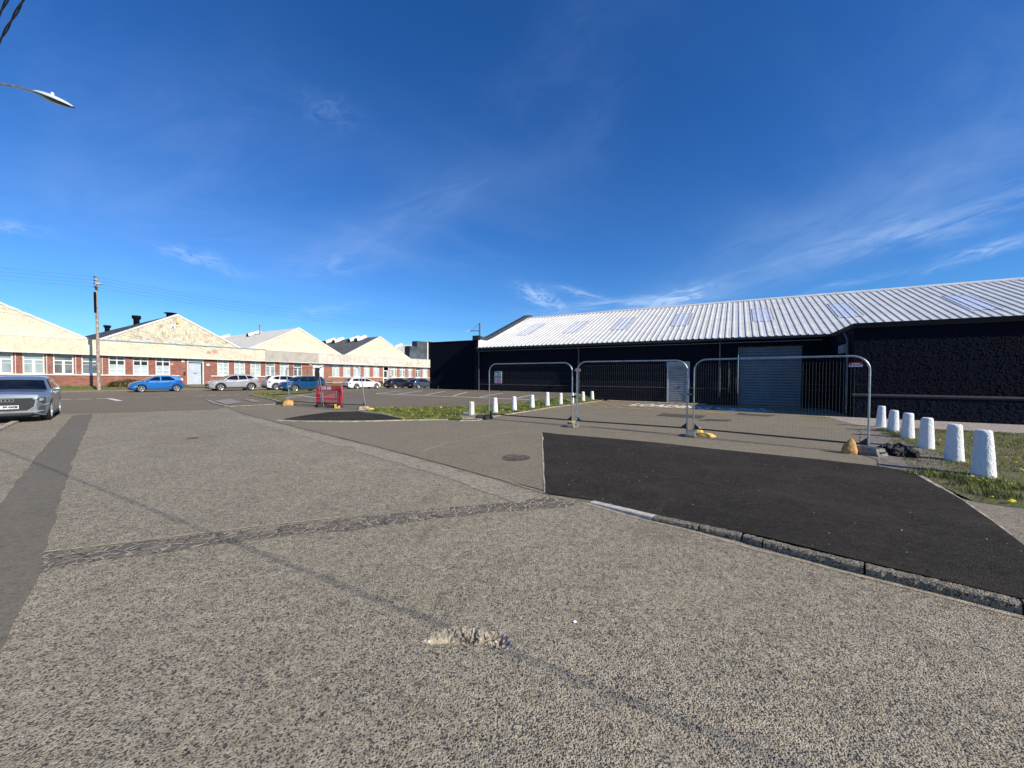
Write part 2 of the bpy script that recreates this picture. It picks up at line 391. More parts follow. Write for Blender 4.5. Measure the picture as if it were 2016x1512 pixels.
M['cream'] = render_wall('cream_render', (.74, .645, .46), (.47, .39, .28), .75, 2.6)
M['cream_dirty'] = render_wall('weathered_cream_render', (.68, .60, .43), (.32, .28, .20), 1.0, 2.4)
M['offwhite'] = render_wall('off_white_render', (.66, .60, .50), (.44, .39, .32), .9)
M['greyrender'] = render_wall('grey_render', (.46, .42, .35), (.32, .29, .24), .9, 1.5)
M['white'] = simple('white_paint', (.70, .66, .58), .6, 0, .06, 3, dirt=((.35, .32, .28), .35))
M['upvc'] = simple('white_window_frame', (.74, .72, .67), .4, 0, .03, 3)
M['bluecop'] = simple('blue_grey_coping', (.16, .27, .36), .5, 0, .12, 3)
def corr(name, c1, c2, pitch=7.0):
    t = newmat(name); sp = t.n('ShaderNodeSeparateXYZ'); t.link(t.co, sp.inputs[0])
    n = t.noise(t.xyz(t.m('MULTIPLY', sp.outputs[0], .5), t.m('MULTIPLY', sp.outputs[1], 2.5)), 1.2, 6, .7)
    t.link(t.mix(t.ramp(n, .35, .65), c1, c2), t.b.inputs['Base Color']); t.b.inputs['Roughness'].default_value = .8
    wv = t.m('SINE', t.m('MULTIPLY', sp.outputs[1], 2*PI*pitch)); bump(t, wv, .03); return t.mat
M['roof_dark'] = corr('dark_corrugated_sheet', (.035, .035, .037), (.11, .105, .10))
M['roof_pale'] = corr('pale_corrugated_sheet', (.78, .71, .56), (.92, .86, .70), 3.0)
M['roof_grey'] = corr('grey_corrugated_sheet', (.07, .068, .068), (.17, .165, .155))
M['glass_dark'] = simple('dark_window_glass', (.02, .025, .03), .06, 0, .5, .8, spec=.8)
M['glass_blind'] = simple('window_with_pale_blind', (.30, .36, .36), .12, 0, .12, .9, spec=.7)
M['glass_pale'] = simple('frosted_pale_glass', (.48, .56, .55), .15, 0, .1, 1.5, spec=.7)
M['glass_grey'] = simple('window_with_grey_blind', (.14, .155, .155), .1, 0, .3, .8, spec=.8)
M['car_glass'] = simple('car_glass', (.008, .010, .014), .04, 0, .3, 2, spec=.7)
M['shutter_lt'] = simple('pale_grey_shutter_steel', (.48, .54, .58), .5, .1, .06, 3)
M['shutter_gr'] = simple('grey_shutter_steel', (.30, .33, .35), .45, .3, .10, 3)
M['shutter_bl'] = simple('blue_grey_shutter_steel', (.15, .20, .235), .5, .1, .08, 2)
M['galv'] = simple('galvanised_steel', (.42, .46, .46), .42, .75, .15, 8)
M['galv_mid'] = simple('dull_wire', (.13, .14, .14), .6, .3, .1, 8)
M['galv_dark'] = simple('dull_dark_steel', (.045, .05, .05), .5, .4, .2, 8)
M['wood'] = simple('weathered_pole_timber', (.42, .33, .26), .85, 0, .25, 5, .01, 30, dirt=((.10, .07, .055), .7))
M['bollard'] = roughcast('white_painted_rough_concrete', (.80, .79, .75), (.90, .89, .86), 30, .016)
M['concrete'] = simple('grey_concrete_block', (.24, .22, .19), .9, 0, .25, 10, .01, 60, dirt=((.07, .065, .06), .6))
M['rubber'] = simple('black_rubber', (.018, .018, .019), .8, 0, .2, 10, .004, 60)
M['sand_o'] = simple('orange_sandbag_cloth', (.62, .33, .10), .8, 0, .2, 7, .012, 28, dirt=((.2, .1, .04), .5))
M['sand_y'] = simple('yellow_sandbag_cloth', (.78, .50, .12), .75, 0, .15, 9, .012, 28, dirt=((.3, .17, .05), .5))
M['yellow'] = simple('yellow_plastic', (.75, .52, .10), .5, 0, .12, 8)
M['tarp'] = simple('black_plastic_sheet', (.003, .003, .0032), .7, 0, .2, 6, .03, 12)
M['redplastic'] = simple('red_barrier_plastic', (.80, .045, .075), .45, 0, .10, 4, .003, 30, dirt=((.55, .10, .12), .4))
M['signred'] = simple('sign_red', (.55, .03, .06), .5)
M['signwhite'] = simple('sign_white', (.78, .78, .78), .5)
M['signblue'] = simple('sign_blue', (.03, .12, .42), .5)
M['signgreen'] = simple('sign_green', (.12, .32, .28), .5)
M['signyellow'] = simple('sign_yellow', (.72, .58, .10), .5)
M['signblack'] = simple('sign_black', (.02, .02, .02), .5)
M['lamp'] = simple('pale_lamp_casing', (.62, .66, .62), .4, 0, .08, 5)
M['lampdark'] = simple('lamp_glass_underside', (.02, .02, .022), .25, 0, .3, 12)
M['cable'] = simple('black_cable', (.012, .012, .014), .6)
M['cable_thin'] = simple('weathered_cable', (.13, .17, .24), .6)
M['bush'] = simple('brown_twigs', (.12, .07, .035), .9, 0, .4, 12)
M['bushg'] = simple('olive_leaves', (.10, .11, .035), .8, 0, .4, 12)
M['blade'] = simple('grass_blade', (.18, .205, .030), .6, 0, .45, 3.0)
M['blade_dry'] = simple('dry_grass_blade', (.33, .28, .10), .7, 0, .35, 5)
M['dand'] = simple('dandelion_petals', (.85, .66, .02), .6)
M['tyre'] = simple('tyre_rubber', (.015, .015, .016), .75, 0, .1, 10)
M['rim'] = simple('alloy_rim', (.62, .62, .62), .3, .6, .05, 10)
M['rimdark'] = simple('dark_wheel_recess', (.02, .02, .022), .5)
M['trim'] = simple('black_plastic_trim', (.02, .021, .023), .55, 0, .1, 10)
M['chrome'] = simple('bright_chrome', (.80, .80, .80), .15, .9, .03, 10)
M['headl'] = simple('headlight_glass', (.45, .48, .52), .1, .3, .5, 16)
M['taill'] = simple('red_tail_light', (.32, .012, .02), .15)
M['plate'] = simple('white_number_plate', (.78, .78, .75), .4, 0, .03, 3)
def paint(name, col, metal=.4, rough=.32): return simple(name, col, rough, metal, .03, 2, coat=.9)

# ------------------------------------------------------------------ ground
GX = [-70+i*1.0 for i in range(50)]+[-20+i*.5 for i in range(61)]
GY = [12+i*.5 for i in range(60)]+[42+i*1.0 for i in range(79)]
RX0, RX1, RY0, RY1 = GX[0], GX[-1], GY[0], GY[-1]
def drape(name, poly, level, mat, kind='structure', hf=None, step=None, lift=0.0, parent=None, skirt=False):
    """a sheet laid on the ground, cut along the same grid as the ground"""
    hf = hf or h
    poly = [Vector((p[0], p[1], 0)) for p in poly]
    bm = bmesh.new(); vs = [bm.verts.new(p) for p in poly]
    for tri in tessellate_polygon([poly]): 
        try: bm.faces.new([vs[i] for i in tri])
        except ValueError: pass
    xs = [p.x for p in poly]; ys_ = [p.y for p in poly]
    if step:
        lx = [min(xs)+i*step for i in range(int((max(xs)-min(xs))/step)+1)]; ly = [min(ys_)+i*step for i in range(int((max(ys_)-min(ys_))/step)+1)]
    else:
        lx = [g for g in GX if min(xs) < g < max(xs)]; ly = [g for g in GY if min(ys_) < g < max(ys_)]
        if max(ys_) < RY0: lx = ly = []
    for g in lx: bmesh.ops.bisect_plane(bm, geom=bm.verts[:]+bm.edges[:]+bm.faces[:], plane_co=(g, 0, 0), plane_no=(1, 0, 0), dist=1e-5)
    for g in ly: bmesh.ops.bisect_plane(bm, geom=bm.verts[:]+bm.edges[:]+bm.faces[:], plane_co=(0, g, 0), plane_no=(0, 1, 0), dist=1e-5)
    for v in bm.verts: v.co.z = hf(v.co.x, v.co.y)+level*.004+lift
    bmesh.ops.recalc_face_normals(bm, faces=bm.faces)
    if sum(f.normal.z*f.calc_area() for f in bm.faces) < 0: bmesh.ops.reverse_faces(bm, faces=bm.faces)
    me = bpy.data.meshes.new(name); bm.to_mesh(me); bm.free(); me.materials.append(mat)
    o = bpy.data.objects.new(name, me); C.objects.link(o)
    if parent: o.parent = parent
    if kind: o['kind'] = kind
    return o
def P(*pts): return [at(*p) for p in pts]
def rough_edge(poly, amp=.03, step=.25, seed=0):
    """a hand-cut edge: subdivide and wobble an outline"""
    out = []; n = len(poly)
    for i in range(n):
        a, b = Vector(poly[i][:2]), Vector(poly[(i+1) % n][:2]); L = (b-a).length; k = max(1, min(60, int(L/step)))
        for j in range(k):
            p = a.lerp(b, j/k); q = Vector((p.x*2.1, p.y*2.1, seed))
            out.append((p.x+amp*noise.noise(q), p.y+amp*noise.noise(q+Vector((9, 4, 2)))))
    return out

hole_px = [(829, 1263), (849, 1251.7), (873, 1238), (898, 1231.8), (923, 1233), (935.6, 1236.8), (950, 1244), (973, 1243), (995, 1244.2), (1002.6, 1254), (1013, 1271.5),
           (1005, 1279), (985, 1280), (963, 1271.5), (938, 1268.5), (913, 1269), (883, 1269), (854, 1268.5), (839, 1267.8)]
hole = [at(x, y, 0) for x, y in hole_px]
hh_ = []
for i in range(len(hole)):
    a, b = hole[i], hole[(i+1) % len(hole)]
    for j in range(8):
        p = a.lerp(b, j/8); q = p*60
        hh_.append(Vector((p.x+.008*noise.noise(q), p.y+.008*noise.noise(q+Vector((5, 5, 5))), 0)))
hole = hh_
gm = MB()
S = 500
outer = [Vector(p) for p in ((-S, -S, 0), (S, -S, 0), (S, S, 0), (-S, S, 0))]
terr = [Vector((RX0, RY0, 0))]+[Vector((RX0, y, 0)) for y in GY[1:-1]]+[Vector((RX0, RY1, 0))]+[Vector((x, RY1, 0)) for x in GX[1:-1]]+[Vector((RX1, RY1, 0))]+[Vector((RX1, y, 0)) for y in GY[-2:0:-1]]+[Vector((RX1, RY0, 0))]+[Vector((x, RY0, 0)) for x in GX[-2:0:-1]]
flat = outer+terr+hole
gm.add(flat, [tuple(t) for t in tessellate_polygon([outer, terr, hole])])
o0 = len(gm.v); nx = len(GX)
gm.v += [(x, y, h(x, y)) for y in GY for x in GX]
gm.f += [(o0+j*nx+i, o0+j*nx+i+1, o0+(j+1)*nx+i+1, o0+(j+1)*nx+i) for j in range(len(GY)-1) for i in range(nx-1)]
g = gm.build('road', M['road'], fix=False)
bm = bmesh.new(); bm.from_mesh(g.data)
for f in bm.faces:
    if f.normal.z < 0: f.normal_flip()
bm.to_mesh(g.data); bm.free(); g['kind'] = 'structure'
# pothole floor
ph = MB(); cx = sum(p.x for p in hole)/len(hole); cy = sum(p.y for p in hole)/len(hole)
rings = 16; N = len(hole); vs = []
for r in range(rings+1):
    f = r/rings
    for p in hole:
        x = p.x+(cx-p.x)*f; y = p.y+(cy-p.y)*f
        dd = -.046*sm(f*2.8)+.034*noise.noise(Vector((x*22, y*22, 1)))*sm(f*3)+.026*noise.noise(Vector((x*55, y*55, 4)))*sm(f*4)+.016*noise.noise(Vector((x*120, y*120, 9)))*sm(f*5)
        vs.append((x, y, dd if r else 0.0))
ph.add(vs, [(r*N+i, r*N+(i+1) % N, (r+1)*N+(i+1) % N, (r+1)*N+i) for r in range(rings) for i in range(N)])
M['pit'] = asphalt('broken_pothole_stone', (.42, .36, .27), (.20, .17, .13), (.34, .29, .21), 45, .012, .6, .7)
o = ph.build('pothole', M['pit'], fix=False); bm = bmesh.new(); bm.from_mesh(o.data)
for f in bm.faces:
    if f.normal.z < 0: f.normal_flip()
bm.to_mesh(o.data); bm.free(); o['kind'] = 'structure'

# forecourt (all the smoother surface right of the seam)
wl = [to_world(WALL, 10.2, -.2), to_world(WALL, 26, -.2), to_world(WALL, 40, -.2)]
K_px = [(1160, 990), (1285, 1025.6), (1375, 1047), (1460, 1067), (1500, 1079), (1702, 1133), (2016, 1212.4)]
K = [at(x, y, 0) for x, y in K_px]
K += [Vector((4.15, 2.0, 0)), Vector((4.9, 1.4, 0)), Vector((5.8, .75, 0)), Vector((6.9, 0, 0))]
seam = [(446, 802), (482, 816), (550, 833), (620, 850.4), (705, 871), (793, 893), (860, 911), (931, 930.6), (1010, 954), (1087, 977)]
fore = rough_edge([at(x, y) for x, y in seam]+[at(1120, 984)]+K[:1], .05, .4, 3)+[tuple(p[:2]) for p in K]+[(60, -8), to_world(WALL, 40, -.2)]+[to_world(WALL, -5.2, .3), tuple(at(760, 768)[:2]), tuple(at(640, 770.5)[:2]), tuple(at(552, 790)[:2])]
drape('forecourt', fore, 1, M['fore'])
# joint seams in the forecourt
def ribbon(name, pts, wd, level, mat, kind='structure', hf=None, jit=0.0):
    pts = [Vector((p[0], p[1], 0)) for p in pts]
    l = []; r = []
    for i, p in enumerate(pts):
        d = (pts[min(i+1, len(pts)-1)]-pts[max(i-1, 0)]).normalized(); nrm = Vector((-d.y, d.x, 0))
        l.append(p+nrm*wd/2); r.append(p-nrm*wd/2)
    poly = l+r[::-1]
    if jit: poly = rough_edge(poly, jit, .12, 5)
    return drape(name, poly, level, mat, kind, hf)
M['worn'] = asphalt('pale_worn_road', (.485, .41, .285), (.06, .055, .045), (.25, .22, .17), 112, .010, .46, .60, stones=.18, wear=.4)
M['seam'] = simple('open_joint', (.10, .09, .075), .95, 0, .3, 20)
M['seam_lt'] = simple('sandy_joint', (.42, .345, .23), .95, 0, .2, 20)
ribbon('joint', [at(x, y) for x, y in seam], .014, 3, M['seam'], jit=.012)
ribbon('worn_band', [Vector((p.x-.28, p.y-.18, 0)) for p in [at(x, y) for x, y in seam[1:]]], .42, 1.3, M['worn'], jit=.16)
ribbon('joint', P((830, 889), (880, 872), (960, 858), (1050, 843)), .035, 2, M['seam_lt'], jit=.03)
ribbon('joint', P((958, 937), (1010, 952), (1055, 965)), .02, 3, M['seam_lt'], jit=.02)
# main street (darker) in front of the factory
sw = [to_world(FACE, -60, -5.2), to_world(FACE, 70, -5.2)]
street = [sw[0], sw[1], (8, 90), tuple(at(800, 768)[:2]), tuple(at(640, 770.5)[:2]), tuple(at(550, 785)[:2]), tuple(at(520, 798)[:2]), tuple(at(446, 802)[:2]), tuple(at(425, 806)[:2]), tuple(at(300, 810.5)[:2]), tuple(at(191, 813.4)[:2]), tuple(at(113, 814.7)[:2]), tuple(at(-300, 818)[:2]), (-90, 10)]
drape('street', rough_edge(street, .06, .5, 1), 1, M['street'])
# car park
strip_top = [(721.7, 804.5), (800, 803.5), (888, 802.5), (938, 800.5), (981.6, 798), (1010, 795.5), (1037, 792.6), (1067, 788.6), (1095, 784.0), (1125, 780.5), (1140, 778.5)]
cp = P((556, 794), (562, 786), (605, 778), (645, 771.5), (745, 767.8))+[to_world(WALL, -9, .2), to_world(WALL, -5.2, -.35), to_world(WALL, 8.3, -.35)]+[at(x, y) for x, y in strip_top[::-1]]+P((700, 809), (640, 807), (590, 801))
drape('car_park', cp, 2, M['park'])
# trench strip and cracked band, patches
drape('trench_patch', rough_edge(P((143.6, 818), (183, 815.5), (147, 900), (119, 980), (90, 1085), (75, 1130), (0, 1290), (-160, 1600), (-700, 1400), (-330, 1160), (0, 990), (71, 900)), .03, .2, 2), 1.5, M['strip'])
drape('cracked_band', rough_edge(P((82, 1091), (198, 1077), (372, 1057), (500, 1042), (700, 1019), (850, 1003), (1000, 990), (1087, 978), (1140, 988), (1120, 998), (1000, 1007), (850, 1022), (700, 1041), (500, 1063), (372, 1080), (198, 1105), (74, 1130)), .05, .08, 6), 1.1, M['crack'])
ribbon('joint', P((84, 1088), (198, 1073), (372, 1053), (500, 1038), (700, 1016)), .03, 1.8, M['seam_lt'], jit=.05)
drape('asphalt_patch', rough_edge(P((291.5, 877.4), (296.6, 864.5), (423, 856.7), (417.8, 867)), .04, .2), .8, M['patch'])
mh = drape('manhole_cover', P((366, 865.2), (372, 862), (392, 861), (391, 864)), 1.4, M['stain'])
drape('asphalt_patch', rough_edge(P((1291, 818.8), (1306, 814.2), (1389, 818.8), (1381, 824.5)), .04, .2), 3, M['dark_patch'])
drape('asphalt_patch', rough_edge(P((1372, 828.3), (1394, 825), (1443, 827), (1431.5, 830.2)), .04, .2), 3, M['dark_patch'])
drape('asphalt_patch', rough_edge(P((1445, 816), (1455, 814), (1525, 818), (1515, 820.5)), .04, .2), 3, M['dark_patch'])
drape('oil_stain', rough_edge([at(1013+28*math.cos(a)+4*math.cos(2*a), 902+6*math.sin(a)) for a in [i*PI/8 for i in range(16)]], .05, .05), 3, M['stain'])
drape('asphalt_patch', rough_edge(P((544.8, 828), (590, 819.5), (649.5, 811.3), (700.3, 810.5), (760, 819), (797, 827.6)), .03, .2), 3, M['newtar'])

# big fresh tarmac, ramped up to the kerb
Kseg = [(K[i], K[i+1]) for i in range(len(K)-1)]
def kerb_dist(x, y):
    best = 9e9; tt = 0; p = Vector((x, y, 0))
    for i, (a, b) in enumerate(Kseg):
        d = b-a; u = max(0, min(1, (p-a).dot(d)/d.length_squared)); q = (p-(a+d*u)).length
        if q < best: best = q; tt = i+u
    return best, tt
def hk(x, y):
    d, t = kerb_dist(x, y); return h(x, y)+(.006+.066*sm(t/4.5))*(1-sm((d-.1)/3.0))
kb = []
for i, p in enumerate(K):
    d = (K[min(i+1, len(K)-1)]-K[max(i-1, 0)]).normalized(); kb.append(p+Vector((-d.y, d.x, 0))*.092)
tar = P((1075, 973), (1068, 851.5), (1100, 855.3), (1200, 863.5), (1298, 872.5), (1400, 884), (1500, 894), (1614, 905.5), (1730, 919), (1797, 930), (1845, 957), (1893, 985), (1955, 1030), (2016, 1083))
tar.append(Vector((3.83, 2.43, 0)))
edge_line = tar[8:]
tar2 = tar+[Vector((p[0], p[1], 0)) for p in kb[6::-1]]
drape('tarmac_apron', tar2, 3, M['newtar'], hf=hk, step=.3)
path = [edge_line[1], edge_line[2], edge_line[3], edge_line[4], edge_line[5], edge_line[6]]+[Vector((p[0], p[1], 0)) for p in kb[7:]]+[Vector((20, -3, 0)), Vector((20, 6, 0)), at(2300, 1012), at(2016, 1003), at(1925, 992)]
drape('footpath', path, 2, M['path'], hf=hk, step=.3)
# kerb stones in the foreground
def kerbstone(a, b, z0, z1, mat, label, wd=.092, rough=.006, seed=0):
    d = (b-a); L = d.length; d.normalize(); n = Vector((-d.y, d.x, 0)); mb = MB(); k = max(6, int(L/.03))
    prof = [(-.0, -.06), (0, .0), (0, .45), (.003, .78), (.012, .96), (.03, 1.0), (.06, 1.0), (wd, 1.0), (wd, -.06)]
    vs = []
    for i in range(k+1):
        t = i/k; t = .008/L + t*(1-.016/L); top = z0+(z1-z0)*t
        for u, v in prof:
            p = a+d*(t*L)+n*u; z = top*v if v >= 0 else -.06
            q = p*38+Vector((seed, z*38, 0)); am = rough*(1 if v > .2 else .3)
            vs.append((p.x+n.x*noise.noise(q)*am*1.5, p.y+n.y*noise.noise(q)*am*1.5, z+noise.noise(q+Vector((3, 3, 3)))*am))
    m = len(prof)
    mb.add(vs, [(i*m+j, i*m+j+1, (i+1)*m+j+1, (i+1)*m+j) for i in range(k) for j in range(m-1)]); mb.add(vs[:m], [tuple(range(m))]); mb.add(vs[-m:], [tuple(range(m))])
    o = mb.build('kerb_stone', mat); tag(o, label, 'kerb stone', 'kerb stones edging the fresh tarmac'); return o
lab = ['smooth pale grey kerb stone sloping up at the left end of the tarmac edge', 'short rough kerb stone next to the smooth pale one', 'rough kerb stone with a chipped end, third from the left end of the tarmac edge',
       'short rough kerb stone, fourth along the tarmac edge', 'long rough kerb stone ending at the wide joint', 'longest rough kerb stone, running out of the photo at lower right']
zz_ = [.012, .045, .055, .062, .066, .072, .078, .08]
for i in range(6): kerbstone(K[i], K[i+1], zz_[i], zz_[i+1], M['granite'] if i == 0 else M['kerbrough'], lab[i], rough=.0012 if i == 0 else .008, seed=i*5)
for i in range(6, len(K)-1): kerbstone(K[i], K[i+1], .08, .08, M['kerbrough'], 'rough kerb stone beyond the right edge of the photo', rough=.012, seed=i*5)
M['grit'] = asphalt('gutter_grit', (.46, .385, .27), (.12, .10, .08), (.3, .25, .18), 110, .004, .4, .6)
ribbon('gutter_dirt', [p+Vector((-.03, -.03, 0)) for p in K[:8]], .055, 1, M['grit'], jit=.05)

# kerb edgings as low swept boxes
def edging(pts, wd, hgt, mat, lift=0.0, hf=None):
    hf = hf or h; mb = MB(); pts = [Vector((p[0], p[1], 0)) for p in pts]
    fine = [pts[0]]
    for a, b in zip(pts, pts[1:]):
        k = max(1, int((b-a).length/.45)); fine += [a.lerp(b, (i+1)/k) for i in range(k)]
    vs = []
    for i, p in enumerate(fine):
        d = (fine[min(i+1, len(fine)-1)]-fine[max(i-1, 0)]).normalized(); n = Vector((-d.y, d.x, 0))*wd/2
        jj = .012*noise.noise(p*3)
        a, b = p+n, p-n; z = hf(p.x, p.y)+lift
        vs += [(a.x, a.y, z-.1), (a.x, a.y, z+hgt+jj), (b.x, b.y, z+hgt+jj), (b.x, b.y, z-.1)]
    mb.add(vs, [(i*4+j, i*4+j+1, i*4+j+5, i*4+j+4) for i in range(len(fine)-1) for j in range(3)]); mb.add(vs[:4], [(0, 1, 2, 3)]); mb.add(vs[-4:], [(0, 1, 2, 3)])
    o = mb.build('kerb', mat); o['kind'] = 'structure'; return o
edging(P((546, 828.6), (600, 830.3), (683, 831), (760, 829), (797, 828), (882, 826.8)), .12, .035, M['kerb'])
edging(P((700.3, 810.5), (730, 813.3), (762, 818.4), (797, 827)), .10, .05, M['kerb'])
edging(P((905, 829), (940, 828), (979, 819), (1007, 815), (1038, 810.3), (1086, 802.4), (1133.6, 796.2), (1165, 791.5), (1193, 787.8)), .10, .03, M['kerb'])
edging([to_world(WALL, -6.0, -.45), to_world(WALL, 8.2, -.45)], .18, .07, M['kerb'])
edging([to_world(WALL, 10.3, -.30), to_world(WALL, 16.0, -.30)], .5, .05, M['kerb'])
edging([edge_line[i] for i in range(1, 7)], .05, .012, M['kerb'], hf=hk)
edging([at(1068, 852), at(1070, 905), at(1075, 973)], .05, .008, M['kerb'])
edging([to_world(FACE, -60, -5.1), to_world(FACE, 60, -5.1)], .14, .11, M['park'])
edging(P((492, 779), (510, 783), (535, 788.3), (549, 792.4), (570, 797.5)), .12, .09, M['kerb'])
edging(P((30, 832), (0, 846), (-60, 878)), .14, .06, M['kerb'])
edging(P((446, 801), (500, 798.5), (547, 795.5)), .12, .03, M['kerb'])
edging(P((406, 788), (424, 795.5), (446, 801)), .12, .05, M['kerb'])

# island by the street with two slabs
drape('traffic_island', P((406, 788), (417, 782.8), (470, 780.3), (492, 779), (535, 788.5), (548, 794), (546, 795.5), (446, 801.3), (424, 795.5)), 3, M['street'], lift=.02)
drape('paving_slab', P((421.4, 790.5), (454.8, 786.9), (478.6, 794.4), (444.4, 798.4)), 9, M['slab'], lift=.02)
drape('paving_slab', P((478.6, 787.8), (496, 787.3), (517.5, 792.9), (499, 793)), 9, M['slab'], lift=.02)

# markings
for (a, b) in (((115, 786.5), (141, 786.5)), ((151, 786.3), (180, 785.9)), ((190, 785.2), (214, 784.9)), ((214, 784.9), (236.6, 789.6))):
    ribbon('road_marking', [at(*a), at(*b)], .26, 4, M['white_line'])
for (x0, x1, y) in ((229.5, 256.6, 784), (263, 286, 783.2), (295, 316, 782.7), (325, 346, 781.7), (383, 400, 780.3), (409.6, 425.6, 779.6), (436, 451, 778.9), (459, 472, 778.4)):
    ribbon('road_marking', [at(x0, y), at(x1, y-.5)], .22, 4, M['faint_line'] if x0 < 370 else M['white_line'])
for (a, b) in (((739.5, 775.3), (1065, 788.2)), ((739.5, 775.3), (791, 769.8)), ((783, 776.3), (831.8, 769.9)), ((838.7, 777.9), (876.4, 770.8)), ((892.3, 780), (920, 772.3)), ((943.9, 782.4), (990, 774.3)), ((1010, 785.6), (1050, 777.5)),
               ((526, 780.6), (584, 778.6)), ((584, 778.6), (622, 783.7)), ((551.6, 784.3), (595, 782.2)), ((602, 791.7), (622, 791.3)), ((680, 772.5), (735, 770.5))):
    ribbon('parking_line', [at(*a), at(*b)], .12, 4, M['white_line'])
ribbon('yellow_line', P((1137, 797.2), (1180, 801.3), (1283, 806.8), (1360.5, 812.0), (1500, 815.8), (1665, 823)), .17, 3, M['yellow_line'])
for i in range(9):
    a = at(1165+i*30, 800+i*1.6); q = to_local(WALL, a.x, a.y)
    ribbon('yellow_line', [a, to_world(WALL, q[0]-2.6, -.75)], .10, 3, M['yellow_line'])
ribbon('yellow_line', [to_world(WALL, 10.3, -.75), to_world(WALL, 16.5, -.75)], .10, 3, M['yellow_line'])
M['letter_paint'] = simple('white_lettering_paint', (.85, .82, .74), .7, 0, .06, 8, dirt=((.5, .45, .36), .25))
def ground_text(txt, p0, p1, hgt, mat):
    vs, fs = text_mesh(txt, 1.0, bold=.035); xs = [v[0] for v in vs]; ys_ = [v[1] for v in vs]
    u = Vector((p1.x-p0.x, p1.y-p0.y, 0)); n = Vector((-u.y, u.x, 0)).normalized()
    mb = MB(); mb.add([p0+u*((v[0]-min(xs))/(max(xs)-min(xs)))+n*((v[1]-min(ys_))/(max(ys_)-min(ys_))*hgt) for v in vs], fs)
    mb.v = [(x, y, h(x, y)+.018) for x, y, _ in mb.v]
    o = mb.build('road_lettering', mat, fix=False); bm = bmesh.new(); bm.from_mesh(o.data)
    for f in bm.faces:
        if f.normal.z < 0: f.normal_flip()
    bm.to_mesh(o.data); bm.free(); o['kind'] = 'structure'; return o
ground_text('LOADING', at(1236, 799.0), at(1394, 806.6), 2.0, M['letter_paint'])
ground_text('ONLY', at(1429, 809.6), at(1540, 811.6), 1.9, M['letter_paint'])

# ------------------------------------------------------------------ turf
def inside(p, poly):
    x, y = p; r = False; n = len(poly)
    for i in range(n):
        x0, y0 = poly[i][0], poly[i][1]; x1, y1 = poly[(i+1) % n][0], poly[(i+1) % n][1]
        if (y0 > y) != (y1 > y) and x < (x1-x0)*(y-y0)/(y1-y0)+x0: r = not r
    return r
def blades(mb, poly, n, hmin, hmax, wd, hf, lift, thresh=-.05, sc=1.2):
    xs = [p[0] for p in poly]; ys_ = [p[1] for p in poly]; k = 0; tries = 0
    while k < n and tries < n*8:
        tries += 1; x = random.uniform(min(xs), max(xs)); y = random.uniform(min(ys_), max(ys_))
        if not inside((x, y), poly): continue
        if noise.noise(Vector((x*sc, y*sc, 2)))+.5*noise.noise(Vector((x*5, y*5, 7))) < thresh+random.uniform(-.2, .2): continue
        z = hf(x, y)+lift; a = random.uniform(0, 2*PI); hh2 = random.uniform(hmin, hmax); ln = random.uniform(.2, .9)*hh2; b = random.uniform(0, 2*PI)
        dx, dy = math.cos(a)*wd, math.sin(a)*wd; lx, ly = math.cos(b)*ln, math.sin(b)*ln
        mb.add([(x-dx, y-dy, z-.005), (x+dx, y+dy, z-.005), (x+dx*.6+lx*.4, y+dy*.6+ly*.4, z+hh2*.65), (x-dx*.6+lx*.4, y-dy*.6+ly*.4, z+hh2*.65), (x+lx, y+ly, z+hh2)], [(0, 1, 2, 3), (3, 2, 4)]); k += 1
grassR = P((1722, 843), (1790, 844), (1850, 846), (2016, 854), (2200, 865))+[Vector((14, 6, 0))]+P((2300, 1010), (2016, 1002), (1960, 995), (1925, 990), (1890, 980), (1850, 955), (1805, 929), (1775, 905), (1750, 870))
gR = rough_edge(grassR, .12, .2, 11)
drape('verge_soil', gR, 2, M['turf_dry'])
dirt = rough_edge(P((1690, 845), (1728, 843), (1765, 862), (1800, 880), (1850, 895), (1870, 925), (1835, 935), (1797, 930), (1730, 919), (1700, 880)), .12, .15, 4)
drape('bare_soil', dirt, 3, M['dirt'])
grav = [to_world(WALL, 20.6, -4.8), to_world(WALL, 40, -4.8)]+[at(2300, 872), at(2016, 853.5), at(1850, 845.5), at(1728, 843), at(1690, 838), at(1664, 831)]
drape('gravel_strip', rough_edge(grav, .06, .3, 8), 2, M['gravel'])
mb = MB(); blades(mb, gR, 17000, .012, .05, .0035, h, .014, -.05, .9)
for cx_, cy_ in ((1935, 955), (1960, 975), (1830, 935), (1990, 960), (1745, 850), (1770, 858), (1900, 945)):
    c = at(cx_, cy_); pl = [(c.x+.35*math.cos(a), c.y+.3*math.sin(a)) for a in [i*PI/4 for i in range(8)]]
    blades(mb, pl, 420, .03, .085, .004, h, .014, -9)
gro = mb.build('grass', M['blade'], fix=False); gro['kind'] = 'stuff'
mb = MB(); blades(mb, gR, 9000, .01, .04, .003, h, .014, -.35, 1.7); o = mb.build('dry_grass', M['blade_dry'], fix=False); o['kind'] = 'stuff'
stripP = [at(x, y) for x, y in strip_top]+[Vector((*to_world(WALL, 8.9, -.3), 0)), Vector((*to_world(WALL, 10.0, -.3), 0))]+P((1193, 787.5), (1133.6, 796), (1086, 802.2), (1038, 810), (979, 818), (935, 825), (905, 828), (882, 826.8), (797, 827.6), (762, 818.2), (722, 811))
drape('strip_soil', rough_edge(stripP, .05, .3, 9), 3, M['turf'], step=.25, lift=.015)
mb = MB(); blades(mb, stripP, 26000, .03, .085, .007, h, .03, -.45, .8); o = mb.build('grass', M['blade'], fix=False); o['kind'] = 'stuff'
